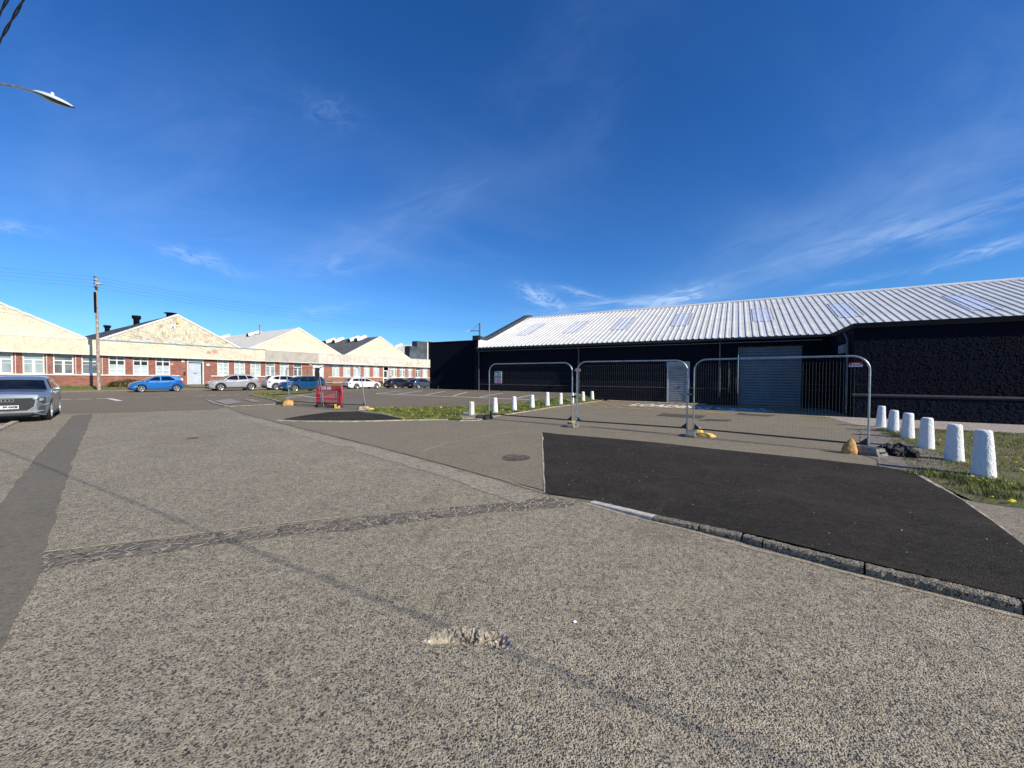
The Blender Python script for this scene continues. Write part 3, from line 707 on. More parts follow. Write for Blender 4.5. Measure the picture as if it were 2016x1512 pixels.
mb = MB(); blades(mb, stripP, 5000, .02, .06, .006, h, .03, -.25, 1.5); o = mb.build('dry_grass', M['blade_dry'], fix=False); o['kind'] = 'stuff'
drape('bare_soil', rough_edge(P((912, 829), (903, 821), (915, 813), (935, 815), (952, 818), (975, 821), (940, 828.5)), .08, .1, 3), 9, M['gravel'], lift=.02)
islg = P((492, 779.5), (500, 775), (530, 772.8), (560, 771.5), (600, 771.2), (624, 771.3), (610, 774), (560, 777), (522, 779.5), (548, 782.5), (562, 785.5), (556, 791.3), (548, 792.0), (535, 788.2), (510, 783))
drape('island_soil', rough_edge(islg, .15, .3, 6), 10, M['turf_dry'], lift=.02)
mb = MB(); blades(mb, islg, 5000, .03, .11, .012, h, .05, -.1, .6); o = mb.build('grass', M['blade'], fix=False); o['kind'] = 'stuff'
# footway and grass bank under the factory front
prof = [(-5.1, .11), (-3.0, .15), (-2.9, .17), (-1.2, .30), (.3, .42)]
def vh(s, t, dz): 
    x, y = to_world(FACE, s, t); base = -.008*s; f = (t+5.1)/5.4
    return (x, y, (h(x, y)+(.11 if dz < .12 else dz-.0))*(1-f)+(base+dz)*f)
def vstrip(name, rows, mat, kind):
    mb = MB(); ss = [-60+i*2 for i in range(66)]
    vs = [vh(s, t, dz) for t, dz in rows for s in ss]; n = len(ss)
    mb.add(vs, [(j*n+i, j*n+i+1, (j+1)*n+i+1, (j+1)*n+i) for j in range(len(rows)-1) for i in range(n-1)])
    o = mb.build(name, mat, fix=False); bm = bmesh.new(); bm.from_mesh(o.data)
    for f in bm.faces:
        if f.normal.z < 0: f.normal_flip()
    bm.to_mesh(o.data); bm.free(); o['kind'] = kind; return o
vstrip('pavement', prof[:2], M['street'], 'structure')
vstrip('verge_soil', prof[1:], M['turf'], 'structure')
def hv(x, y):
    s, t = to_local(FACE, x, y)
    for (t0, d0), (t1, d1) in zip(prof, prof[1:]):
        if t0 <= t <= t1: return vh(s, t, d0+(d1-d0)*(t-t0)/(t1-t0))[2]
    return 0
vp = [Vector((*to_world(FACE, *q), 0)) for q in ((-16, -2.9), (40, -2.9), (40, 0), (-16, 0))]
mb = MB(); blades(mb, vp, 9000, .04, .10, .02, hv, 0, -.4, .5); o = mb.build('grass', M['blade'], fix=False); o['kind'] = 'stuff'
# concrete apron before the factory's roller door
def path_slab(s0, s1):
    mb = MB(); rows = [(-2.95, .175), (-1.2, .31), (.2, .425)]
    vs = []
    for t, dz in rows:
        for s in (s0, s1):
            x, y, z = vh(s, t, dz); vs.append((x, y, z+.05))
    mb.add(vs, [(0, 1, 3, 2), (2, 3, 5, 4)]); o = mb.build('door_path', M['street']); o['kind'] = 'structure'
path_slab(.9, 3.0); path_slab(15.2, 17.3)

# dandelions
dm = MB(); dm.lathe([(0.001, .0), (.006, .004), (.022, .012), (.020, .018), (.001, .020)], n=8)
first = dm.build('dandelion', M['dand'])
spots = [(1730, 846), (1762, 853), (1980, 905), (2005, 906), (2000, 915), (1914, 943), (1927, 951), (1940, 952), (1952, 985), (1989, 995), (1993, 993), (1996, 857), (1912, 866), (1870, 856), (2010, 930), (1990, 958), (1900, 935), (1850, 870), (1955, 945), (1933, 947), (2003, 903), (1890, 860), (1945, 868), (1983, 880)]
spots2 = [(813, 822), (851, 819), (868, 806), (951, 819), (958, 815), (1006, 808.5), (1033, 807), (1032, 812), (1060, 799), (1024, 804), (1092, 795), (760, 808), (772, 806), (790, 811), (830, 813), (905, 812), (1117, 790), (1121, 792), (742, 807), (850, 808), (880, 823), (990, 812), (1003, 815)]
for i, (x, y) in enumerate(spots+spots2):
    o = first if i == 0 else first.copy()
    if i: C.objects.link(o)
    p = at(x, y); near = i < len(spots); k = random.uniform(.9, 1.3)*(1.0 if near else 1.9)
    o.location = (p.x, p.y, h(p.x, p.y)+(.035 if near else .075)); o.scale = (k, k, k); o.rotation_euler = (random.uniform(-.4, .4), random.uniform(-.4, .4), random.uniform(0, 6))
    if near: tag(o, 'small yellow dandelion head in the patchy grass among the right bollards', 'dandelion', 'dandelions in the right verge')
    else: tag(o, 'small yellow dandelion head in the green strip by the car park', 'dandelion', 'dandelions in the middle strip')
# loose chippings on the fresh tarmac and forecourt
mb = MB()
def chip(x, y, r, z):
    a = random.uniform(0, 3); vs = []
    for k in range(5):
        b = a+k*2*PI/5; q = r*random.uniform(.6, 1.1); vs.append((x+q*math.cos(b), y+q*math.sin(b)*.8, z))
    mb.add(vs+[(x, y, z+r*.8)], [(i, (i+1) % 5, 5) for i in range(5)])
tp = [(p[0], p[1]) for p in tar2]
k = 0
while k < 170:
    x, y = random.uniform(.8, 9), random.uniform(1.2, 9)
    if inside((x, y), tp): chip(x, y, random.uniform(.003, .009), hk(x, y)+.013); k += 1
for _ in range(330):
    x, y = random.uniform(-9, 8), random.uniform(1.4, 14); q = h(x, y)
    if not inside((x, y), tp): chip(x, y, random.uniform(.002, .006)*(1+.06*y), q+.006)
for _ in range(700):
    x = random.uniform(6.2, 9.5); y = random.uniform(6.0, 11)
    if inside((x, y), dirt): chip(x, y, random.uniform(.004, .012), h(x, y)+.025)
o = mb.build('loose_chippings', simple('pale_chipping', (.55, .52, .47), .9), fix=False); o['kind'] = 'stuff'
mb = MB(); p = at(1132, 1226); 
mb.add([(p.x-.014, p.y-.006, .012), (p.x-.002, p.y-.010, .004), (p.x+.014, p.y-.002, .008), (p.x+.008, p.y+.009, .004), (p.x-.008, p.y+.008, .007), (p.x, p.y, .018)], [(0, 1, 5), (1, 2, 5), (2, 3, 5), (3, 4, 5), (4, 0, 5), (0, 4, 3, 2, 1)])
tag(mb.build('litter_scrap', M['signwhite']), 'tiny crumpled white scrap lying on the road right of the pothole', 'litter')


# ------------------------------------------------------------------ black warehouse on the right
def slats(x0, x1, z0, z1, y, pitch, d, inward=False):
    mb = MB(); n = int(round((z1-z0)/pitch)); pts = []
    for i in range(n):
        z = z0+i*(z1-z0)/n; q = (z1-z0)/n
        pts += [(y, z), (y-d*.8, z+q*.22), (y-d, z+q*.5), (y-d*.8, z+q*.78)]
    pts.append((y, z1)); m = len(pts)
    mb.add([(x0, a, b) for a, b in pts]+[(x1, a, b) for a, b in pts], [(i, i+m, i+m+1, i+1) for i in range(m-1)]); return mb
M['ledge'] = simple('sunlit_tone_black_ledge', (.018, .020, .026), .8, 0, .2, 6)  # paler than the wall black: the ledge's sunlit line put into its colour
wh = empty('warehouse', (WALL[0].x, WALL[0].y, 0), WALL[1])
tag(wh, 'long black roughcast warehouse with a pale ribbed metal roof and rooflights', 'warehouse')
EV = 3.78; AX = 21.5; AY = -4.76; ATOP = 3.76; DL, DR = 13.86, 15.06; SL, SR = 17.55, 20.45; SH = 3.27; XE = 42
mb = MB()
for x0, x1 in ((0, DL), (DR, SL), (SR, AX+.2)): mb.box(x0, x1, 0, .3, -.2, EV-.1)
mb.box(DL, DR, 0, .3, 2.45, EV-.1); mb.box(SL, SR, 0, .3, SH, EV-.1)
mb.box(AX+.2, XE, 0, .3, 3.0, EV-.1)
mb.build('wall', M['black_rc2'], wh)
for x0, x1 in ((.02, DL-.06), (DR+.06, SL-.3), (SR+.3, AX-.02)):
    mb = MB(); mb.prism_x([(-.055, -.2), (-.055, .90), (-.002, .90), (-.002, -.2)], x0, x1); mb.build('plinth', M['black'], wh)
    mb = MB(); mb.prism_x([(-.07, .902), (-.07, .92), (-.004, .965), (-.004, .902)], x0, x1); mb.build('ledge', M['ledge'], wh)
mb = MB(); mb.box(.2, AX, -.045, -.003, 2.0, 2.5); 
mb = MB(); mb.box(0, AX, -.30, -.002, EV-.19, EV-.10); mb.build('soffit', M['black'], wh)
mb = MB(); mb.box(.15, AX-.3, -.325, -.303, EV-.30, EV-.255); mb.build('eaves_strip', M['pipe_grey'], wh)  # thin plain grey strip running just below the gutter
mb = MB(); gut = [(-.30, EV-.02), (-.30, EV-.13), (-.34, EV-.17), (-.41, EV-.17), (-.45, EV-.13), (-.45, EV-.02), (-.43, EV-.02), (-.43, EV-.12), (-.32, EV-.12), (-.32, EV-.02)]
mb.prism_x(gut, -.05, AX-.02); mb.build('gutter', M['black_gut'], wh)
# downpipes
for px, yb, yt, r in ((943.2, 770, 690, .05), (1139.7, 776, 676, .05), (1418, 782, 665, .05), (1435.5, 773, 712, .03), (1449, 765, 745, .02)):
    a, z1 = onwall(px, yt, WALL, -.1); _, z0 = onwall(px, yb, WALL, -.1)
    if r == .05: z0 = z0 if px > 1400 else .3; z1 = EV-.15
    mb = MB(); pts = [(a, -.12, z0), (a, -.12, z1-.35 if r == .05 else z1)]
    if r == .05: pts += [(a, -.18, z1-.2), (a, -.36, z1-.05)]
    mb.tube(pts, r, 10)
    if r == .05:
        for zz in (1.2, 2.5): mb.tube([(a, -.12, zz), (a, -.12, zz+.07)], r*1.35, 10)
    mb.build('downpipe', M['pipe_grey'], wh)
# profiled roof
def roofpt(a, t, up=0.0):  # t 0 eaves .. 1 ridge
    y0, z0, y1, z1 = -.36, EV, 8.6, 7.27; L = math.hypot(y1-y0, z1-z0); ny, nz = -(z1-z0)/L, (y1-y0)/L
    return (a, y0+(y1-y0)*t+ny*up, z0+(z1-z0)*t+nz*up)
def ribbed(a0, a1, t0, t1, up, hgt=.045, p=1/3, thick=.0):
    mb = MB(); prof_ = []; a = a0; n = int(round((a1-a0)/p))
    for i in range(n):
        s = a0+i*p
        prof_ += [(s, 0), (s+.195, 0), (s+.225, hgt), (s+.290, hgt)]
        if hgt > .03: prof_[-4:] = [(s, 0), (s+.09, 0), (s+.10, .004), (s+.115, .004), (s+.125, 0), (s+.205, 0), (s+.228, hgt), (s+.295, hgt)]
        prof_.append((s+.318, 0))
    prof_.append((a0+n*p, 0)); m = len(prof_)
    rows = [t0, t1]
    vs = [roofpt(x, t, u+up) for t in rows for x, u in prof_]
    mb.add(vs, [(i, i+1, m+i+1, m+i) for i in range(m-1)])
    if thick:
        vs2 = [roofpt(x, t0, u+up-thick) for x, u in prof_]; mb.add([roofpt(x, t0, u+up) for x, u in prof_]+vs2, [(i, i+1, m+i+1, m+i) for i in range(m-1)])
    return mb
mb = ribbed(.02, XE, 0, 1, 0, thick=.02)
mb.add([(0, 8.6, 7.26), (XE, 8.6, 7.26), (XE, 17.5, 3.7), (0, 17.5, 3.7)], [(0, 1, 2, 3)])
roof = mb.build('roof', M['roof'], wh, fix=False)
mb = MB(); mb.prism_x([(8.28, 7.17), (8.30, 7.24), (8.55, 7.345), (8.65, 7.345), (8.9, 7.24), (8.9, 7.17)], .0, XE); mb.build('ridge_cap', M['roof'], roof)
def side_strip(a, t0, t1):
    mb = MB(); mb.add([roofpt(a-.018, t0, .052), roofpt(a+.018, t0, .052), roofpt(a+.018, t1, .052), roofpt(a-.018, t1, .052)], [(0, 1, 2, 3)]); return mb
def on_roof(px, py):
    d = ray(px, py); c, s = math.cos(WALL[1]), math.sin(WALL[1])
    lo = (c*d.x+s*d.y, -s*d.x+c*d.y, d.z); ox, oy = to_local(WALL, 0, 0)
    k = (7.27-EV)/(8.96)
    # z = EV + k*(y+.36)
    t = (EV+k*(oy+.36)-EYE)/(lo[2]-k*lo[1]); return ox+lo[0]*t, (oy+lo[1]*t+.36)/8.96
for bl, tl in (((1019.8, 661), (1060.8, 635)), ((1105.4, 656.6), (1146.3, 629.3)), ((1203.4, 650.4), (1234.4, 621.8)), ((1318.7, 643), (1341, 613.7)), ((1487, 634), (1494.7, 602)), ((1653.6, 625.7), (1641.4, 592)), ((1916.4, 611.3), (1873.6, 576.8))):
    a, t0 = on_roof(*bl); _, t1 = on_roof(*tl); a = .02+round((a-.02)*3)/3-.02; t1 = t0+.36
    sk = ribbed(a, a+1.0, t0, t1, .014, .030).build('rooflight', M['skylight'], roof, fix=False)
    for aa in (a-.02, a+1.02): side_strip(aa, t0, t1).build('edge_flashing', M['cop'], sk, fix=False)
    for tt in (t0, t1):
        mb = MB(); m = [roofpt(a-.02, tt-.004, .02), roofpt(a+1.02, tt-.004, .02), roofpt(a+1.02, tt+.004, .02), roofpt(a-.02, tt+.004, .02)]; mb.add(m, [(0, 1, 2, 3)]); mb.build('edge_flashing', M['rust'], sk, fix=False)
    
# gable parapet at the left end
mb = MB(); gp = [(-.2, -.2), (-.2, 4.50), (1.0, 4.50), (8.55, 7.42), (8.85, 7.42), (17.6, 3.9), (17.6, -.2)]
mb.prism_x(gp, -.34, -.004); gw = mb.build('gable_wall', M['black'], wh)
mb = MB(); mb.prism_x([(-.19, EV+.0), (-.19, 4.48), (1.0, 4.48), (8.5, 7.38), (8.5, 7.28), (-.1, EV-.02)], -.003, .018); mb.build('inner_face', M['whitewall'], gw)
mb = MB()
def cope(pts, th, x0, x1):
    lo = [(y, z-th) for y, z in pts]
    mb.prism_x(pts+lo[::-1], x0, x1)
cope([(-.30, 4.72), (1.0, 4.70), (1.7, 4.93), (8.2, 7.50), (8.7, 7.58), (9.1, 7.48), (17.7, 4.0)], .26, -.42, .05); mb.build('coping', M['cop'], gw)
mb = MB(); mb.box(-.46, .07, -.33, .0, 4.40, 4.735); mb.build('corner_cap', M['black_gut'], gw)
# set-back block at the far left
mb = MB(); mb.box(-5.35, -.345, .25, 12, -.3, 4.42); mb.build('side_wall', M['black_rc'], wh)
mb = MB(); mb.prism_x([(.20, -.3), (.20, .93), (.248, .99), (.248, -.3)], -5.35, -.42); mb.build('plinth', M['black'], wh)
mb = MB(); mb.box(-5.38, -.36, .22, .6, 4.423, 4.46); mb.build('roof_edge', M['pipe_grey'], wh)
a, z = onwall(863, 763, WALL, .18); mb = MB(); mb.tube([(a, .18, .3), (a, .18, .75)], .05, 8); mb.build('vent_pipe', M['pipe_grey'], wh)
# small door
ds = slats(DL+.06, DR-.04, .05, 2.22, .03, .11, .035).build('roller_door', M['shutter_gr'], wh, fix=False)
mb = MB(); mb.box(DL-.04, DR+.04, -.16, -.002, 2.2, 2.50); mb.build('shutter_box', M['shutter_gr'], ds)
mb = MB(); mb.box(DL-.02, DL+.06, -.03, .05, .04, 2.2); mb.box(DR-.06, DR+.02, -.03, .05, .04, 2.2); mb.build('guide_rail', M['shutter_lt'], ds)
mb = MB(); mb.box(DL+.55, DL+.75, -.02, .02, .95, .99); mb.build('handle', M['galv_dark'], ds)
# big door
bs = slats(SL+.02, SR-.02, .06, SH-.02, .15, .15, .055).build('roller_door', M['shutter_bl'], wh, fix=False)
mb = MB(); mb.box(SL-.28, SL, -.06, .1, -.1, SH+.3); mb.box(SR, SR+.28, -.06, .1, -.1, SH+.3); mb.box(SL, SR, -.06, .1, SH, SH+.3); mb.build('door_frame', M['black'], bs)
# front block
def rough_panel(x0, x1, z0, z1, y, step, amp):
    mb = MB(); nx_, nz_ = int((x1-x0)/step), int((z1-z0)/step); vs = []
    for j in range(nz_+1):
        for i in range(nx_+1):
            x = x0+(x1-x0)*i/nx_; z = z0+(z1-z0)*j/nz_; q = Vector((x, 0, z))
            d = amp*(.8*noise.noise(q*12)+noise.noise(q*27))
            vs.append((x, y-abs(d)*1.1+.0, z))
    mb.add(vs, [(j*(nx_+1)+i, j*(nx_+1)+i+1, (j+1)*(nx_+1)+i+1, (j+1)*(nx_+1)+i) for j in range(nz_) for i in range(nx_)]); return mb
mb = rough_panel(AX, AX+9, .97, ATOP-.2, AY, .04, .019); mb.box(AX+9, XE, AY, AY+.3, -.2, ATOP-.1)
mb.box(AX+.001, AX+9, AY+.02, -.02, -.2, ATOP-.12)
mb.build('front_block_wall', M['black_rc'], wh, fix=False)
mb = rough_panel(AX, AX+9, -.1, .88, AY-.05, .06, .02); mb.build('plinth', M['black_rc2'], wh, fix=False)
mb = MB(); mb.prism_x([(AY-.07, .84), (AY-.085, .90), (AY+.02, .985), (AY+.02, .84)], AX-.02, XE); mb.build('ledge', M['ledge'], wh)
mb = MB(); mb.box(AX-.04, XE, AY-.10, AY+.32, ATOP-.20, ATOP); mb.box(AX-.04, AX+.3, AY+.32, -.02, ATOP-.20, ATOP); mb.build('parapet_coping', M['black'], wh)
mb = MB(); mb.box(AX+.3, XE, AY+.32, -.4, ATOP-.3, ATOP-.15); mb.build('flat_roof', M['cop'], wh)
mb = MB(); mb.tube([(AX-.09, AY+.5, .1), (AX-.09, AY+.5, 3.2), (AX-.16, AY+.7, 3.45)], .045, 10)
for zz in (1.0, 2.95): mb.tube([(AX-.09, AY+.5, zz), (AX-.09, AY+.5, zz+.06)], .062, 10)
mb.build('downpipe', M['pipe_grey'], wh)
mb = MB(); mb.box(AX-.14, AX-.002, AY+1.0, AY+1.9, 2.65, 3.0); mb.build('junction_box', M['shutter_gr'], wh)

# ------------------------------------------------------------------ old factory on the left
fac = empty('factory', (FACE[0].x, FACE[0].y, 0), FACE[1])
tag(fac, 'long single storey brick factory with a row of cream gables and pale fascia', 'factory')
SHR = .008; FT, FB, SI, BA = 4.90, 3.45, 1.50, .35
def fx(px, py=738, yl=0.0): return onwall(px, py, FACE, yl)[0]
WIN = [(-26, 26, 'A', 'glass_blind'), (45, 88, 'A', 'glass_blind'), (105, 145.5, 'A', 'glass_grey'), (161, 198, 'A', 'glass_grey'), (214, 247, 'B', 'glass_dark'), (262, 292.7, 'B', 'glass_dark'), (306.5, 335.5, 'B', 'glass_dark'),
       (428, 451, 'C', 'glass_pale'), (461.5, 483, 'C', 'glass_pale'), (493, 513.6, 'C', 'glass_pale'), (523, 542, 'A', 'glass_blind'), (551, 569, 'A', 'glass_pale'), (578, 595, 'A', 'glass_grey'),
       (654, 668.6, 'A', 'glass_pale'), (676, 690, 'A', 'glass_pale'), (696, 710, 'A', 'glass_pale'), (716.5, 728, 'D', 'glass_pale'), (735, 747, 'D', 'glass_pale'),
       (770.7, 782, 'D', 'glass_blind'), (787, 798, 'D', 'glass_blind'), (803, 812, 'D', 'glass_blind'), (818, 828, 'A', 'glass_grey'), (832, 842, 'A', 'glass_pale')]
DOORS = [(368.7, 401.5, 'shutter'), (615.7, 637, 'white'), (754, 766, 'porch')]
x_end = fx(846); x_start = fx(-26)-30
ops = sorted([(fx(a), fx(b), 'w', k, g) for a, b, k, g in WIN]+[(fx(a), fx(b), 'd', k, None) for a, b, k in DOORS])
# extra windows beyond the left edge of the photo
p0 = ops[0][0]
ops = [(p0-.9-i*2.2-1.7+.0, p0-.9-i*2.2, 'w', 'A', 'glass_blind') for i in range(6)][::-1]+ops
HEAD = FB+.02
w1 = MB(); w2 = MB()
prev = x_start; split = fx(605)
edges = []
for x0, x1, ty, k, gl in ops:
    (w1 if (prev+x0)/2 < split else w2).box(prev, x0, 0, .35, SI, HEAD)
    if ty == 'd': edges.append((x0, x1))
    prev = x1
w2.box(prev, x_end, 0, .35, SI, HEAD)
prev = x_start
for x0, x1 in edges+[(x_end, x_end)]:
    if prev < split-.1: w1.box(prev, min(x0, split), 0, .35, -.8, SI)
    if x0 > split: w2.box(max(prev, split), x0, 0, .35, -.8, SI)
    prev = x1
w2.box(x_end-.3, x_end, .35, 40, -.8, FT)
w1.build('wall', M['brick'], fac, SHR); w2.build('wall', M['brick2'], fac, SHR)
mb = MB(); mb.box(x_start, x_end-.31, .9, 1.0, -.5, FT-.1); mb.build('room_back', M['glass_dark'], fac, SHR)
# sills
for a, b in ((x_start, fx(353)), (fx(415), fx(612)), (fx(646), fx(753)), (fx(767), x_end)):
    mb = MB(); mb.box(a, b, -.09, .12, SI-.12, SI-.002); mb.build('sill', M['white'], fac, SHR)
mb = MB(); mb.box(fx(642), fx(700), -.06, -.002, .62, .70); mb.build('string_course', M['white'], fac, SHR)
# fascia in its differently painted lengths
for a, b, m, nm in ((x_start, fx(520), 'cream', 0), (fx(520)+.002, fx(625), 'greyrender', 1), (fx(625)+.002, x_end+.15, 'offwhite', 2)):
    mb = MB(); mb.box(a, b, -.30, .30, FB, FT-.06); mb.build('fascia', M[m], fac, SHR)
mb = MB(); mb.box(x_start, x_end+.18, -.36, .0, FB-.075, FB-.002); mb.build('fascia_trim', M['white'], fac, SHR)
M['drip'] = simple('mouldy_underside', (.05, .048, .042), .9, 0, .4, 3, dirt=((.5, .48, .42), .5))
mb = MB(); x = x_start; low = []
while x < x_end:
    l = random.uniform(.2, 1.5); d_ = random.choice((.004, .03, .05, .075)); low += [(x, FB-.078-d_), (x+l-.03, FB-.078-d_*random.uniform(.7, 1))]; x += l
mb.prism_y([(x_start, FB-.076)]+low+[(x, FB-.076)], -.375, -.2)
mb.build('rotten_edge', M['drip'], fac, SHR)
mb = MB(); mb.box(fx(196), fx(522), -.34, .34, FT-.058, FT+.05); mb.build('coping', M['bluecop'], fac, SHR)
mb = MB(); mb.box(x_start, fx(196)-.01, -.33, .34, FT-.058, FT-.02); mb.box(fx(522)+.01, x_end+.18, -.33, .34, FT-.058, FT-.02); mb.build('coping', M['white'], fac, SHR)
# windows
for x0, x1, ty, kind, gl in ops:
    if ty == 'd': continue
    mb = MB(); yw0, yw1 = .07, .15; t = .09; z0, z1 = SI, HEAD-.03; zr = z1-z0; W_ = x1-x0
    gap = .0
    mb.box(x0, x0+t, yw0, yw1, z0, z1); mb.box(x1-t, x1, yw0, yw1, z0, z1); mb.box(x0+t, x1-t, yw0, yw1, z0, z0+t); mb.box(x0+t, x1-t, yw0, yw1, z1-t*.7, z1)
    xm = (x0+x1)/2
    if kind == 'A':
        zt = z0+zr*.62; mb.box(x0+t, x1-t, yw0, yw1, zt, zt+.1); mb.box(xm-.09, xm+.09, yw0, yw1, z0+t, zt)
        for a, b in ((x0+t, xm-.09), (xm+.09, x1-t)): mb.box(a, b, yw0+.02, yw1-.01, zt-.30, zt-.26)
    elif kind in 'BC':
        mb.box(xm-.05, xm+.05, yw0, yw1, z0+t, z1-t*.7)
        for q in (.25, .5, .75): mb.box(x0+t, xm-.05, yw0, yw1, z0+zr*q-.04, z0+zr*q+.04); mb.box(xm+.05, x1-t, yw0, yw1, z0+zr*q-.04, z0+zr*q+.04)
    else:
        mb.box(xm-.12, xm+.12, yw0, yw1, z0+t, z1-t*.7); zt = z0+zr*.64
        mb.box(x0+t, xm-.12, yw0, yw1, zt, zt+.2); mb.box(xm+.12, x1-t, yw0, yw1, zt, zt+.2)
    wf = mb.build('window', M['upvc'], fac, SHR)
    mb = MB()
    if kind == 'B':
        mb.box(x0+t, x1-t, .12, .13, z0+t, z0+zr*.5); mb.build('pane', M['glass_pale'], wf, SHR)
        mb = MB(); mb.box(x0+t, x1-t, .12, .13, z0+zr*.5, z1-.05); mb.build('pane', M['glass_dark'], wf, SHR)
    else:
        mb.box(x0+t, x1-t, .12, .13, z0+t, z1-.05); mb.build('pane', M[gl], wf, SHR)
    if x0 < 1 and kind == 'A':
        mb = MB(); mb.tube([(x1+.13, .02, z0), (x1+.13, .02, z1)], .035, 6); mb.build('drain_pipe', M['white'], fac, SHR)
# doors
x0, x1 = edges[0]; z0 = .42-.0
mb = MB(); mb.box(x0, x0+.12, .02, .3, z0, HEAD); mb.box(x1-.12, x1, .02, .3, z0, HEAD); mb.build('door_frame', M['white'], fac, SHR)
d = slats(x0+.2, x1-.2, z0, 2.95, .25, .12, .02).build('roller_door', M['shutter_lt'], fac, SHR, fix=False)
mb = MB(); mb.box(x0+.12, x1-.12, .05, .3, 3.0, HEAD); mb.build('shutter_box', M['shutter_lt'], d, SHR)
mb = MB(); mb.box((x0+x1)/2-.18, (x0+x1)/2+.18, .2, .225, 1.72, 1.76); mb.build('handle', M['signblack'], d, SHR)
x0, x1 = edges[1]
mb = MB(); mb.box(x0, x0+.2, -.02, .2, .3, HEAD); mb.box(x1-.2, x1, -.02, .2, .3, HEAD); mb.box(x0+.2, x1-.2, -.02, .2, 2.9, HEAD); mb.box(x0+.2, x1-.2, .05, .2, .3, 2.899)
d = mb.build('door', M['upvc'], fac, SHR)
mb = MB(); mb.box(x0+.3, x0+.62, .03, .045, 1.3, 2.4); mb.build('door_glass', M['glass_dark'], d, SHR)
x0, x1 = edges[2]
mb = MB(); mb.box(x0, x0+.15, -.02, .2, .2, HEAD); mb.box(x1-.15, x1, -.02, .2, .2, HEAD); mb.box(x0+.15, x1-.15, -.02, .2, HEAD-.25, HEAD)
mb.box(x0+.15, x0+1.0, .1, .2, .25, 2.65)
d = mb.build('door', M['upvc'], fac, SHR)
for a, b in ((.5, 1.25), (1.5, 2.5)): 
    mb = MB(); mb.box(x0+.28, x0+.82, .08, .095, a, b); mb.build('door_glass', M['glass_dark'], d, SHR)
# gables, roofs and their vents
GW = 13.2
gabs = [(-12.55, 'cream', 'roof_grey'), (.62, 'cream_dirty', 'roof_dark'), (13.82, 'cream', 'roof_pale'), (27.05, 'cream', 'roof_grey'), (40.3, None, 'roof_pale')]
roofs = []
for i, (xc, gm_, rm) in enumerate(gabs):
    hw = 6.5 if i == 0 else 6.25; zt, zb_ = 8.27, 4.86
    if gm_:
        mb = MB(); mb.prism_y([(xc-hw, zb_), (xc+hw, zb_), (xc, zt)], .36, .6); gb = mb.build('gable', M[gm_], fac, SHR)
    mb = MB()
    for sgn in ((-1, 1) if gm_ else ()): mb.prism_y([(xc, zt+.10), (xc, zt-.12), (xc+sgn*(hw+.1), zb_-.14), (xc+sgn*(hw+.1), zb_+.05)], .30, .62)
    if gm_: mb.build('verge_board', M['white'], gb, SHR)
    mb = MB(); yb_ = 46
    for sgn in (-1, 1): mb.prism_y([(xc, zt+.06), (xc, zt-.0), (xc+sgn*6.6, zb_-.12), (xc+sgn*6.6, zb_-.06)], .625, yb_)
    mb.v = [(x-.037*(y-.6), y, z) for x, y, z in mb.v]
    roofs.append(mb.build('roof', M[rm], fac, SHR))
    if i == 0: mb = MB(); mb.prism_y([(x_start+8, zb_), (xc-hw, zb_), (xc-hw-6.6, zt)], .36, .6); mb.build('gable', M['cream'], fac, SHR)
def ridge_y(px, i):   # how far back along ridge i a pixel column falls
    xc = gabs[i][0]; a, b = 0.6, 45.0
    def pxof(yl):
        x, y = to_world(FACE, xc-.037*yl, yl); v = CAMROT.transposed() @ Vector((x, y, 8.0-EYE)); return 1008+F*v.x/-v.z
    for _ in range(40):
        m = (a+b)/2
        if pxof(m) > px: a = m
        else: b = m
    return m
for px, r_, hgt in ((215, .44, .72), (273, .47, .95), (341, .62, .18)):
    yy = ridge_y(px, 1); xc = gabs[1][0]-.037*yy; mb = MB()
    q = (8.35, 8.35+hgt*.45, 8.35+hgt*.45, 8.35+hgt)
    mb.lathe([(r_*.66, 7.6), (r_*.66, q[1]), (r_*.95, q[1]+.16*hgt), (r_*1.0, q[3]), (r_*.9, q[3]+.02), (0.01, q[3]+.02)], n=8, c=(xc-.2, yy, 0))
    mb.build('roof_cowl', M['black'], roofs[1], SHR)
for i, pxs, m in ((2, (448, 509), 'roof_pale'), (3, (672, 716, 655, 702), 'roof_pale'), (4, (788,), 'roof_pale')):
    for px in pxs:
        yy = ridge_y(px, i); xc = gabs[i][0]-.037*yy; mb = MB(); rr = .62 if i == 3 else .5; n = 12
        vs = []; L0, L1 = -1.55, .25
        poly = [(rr*math.cos(PI*k/n), 8.25+rr*.9*math.sin(PI*k/n)+.05) for k in range(n+1)]
        mb.add([(xc+L0, yy+a, b-.70) for a, b in poly]+[(xc+L1, yy+a, b) for a, b in poly], [(k, k+1, n+2+k, n+1+k) for k in range(n)], True)
        v = mb.build('roof_ventilator', M['roof_pale'], roofs[i], SHR)
        mb = MB(); mb.add([(xc+L0-.0, yy+a*.98, b-.70) for a, b in poly], [tuple(range(n+1))]); mb.add([(xc+L1, yy+a*.98, b) for a, b in poly], [tuple(range(n+1))])
        mb.build('louvre', M['galv_dark'], v, SHR)
yy = ridge_y(524, 2); mb = MB(); mb.tube([(gabs[2][0]-1.2, yy, 7.4), (gabs[2][0]-1.2, yy, 9.1)], .13, 10); mb.tube([(gabs[2][0]-1.2, yy, 9.12), (gabs[2][0]-1.2, yy, 9.2)], .2, 10); mb.build('flue_pipe', M['galv'], roofs[2], SHR)
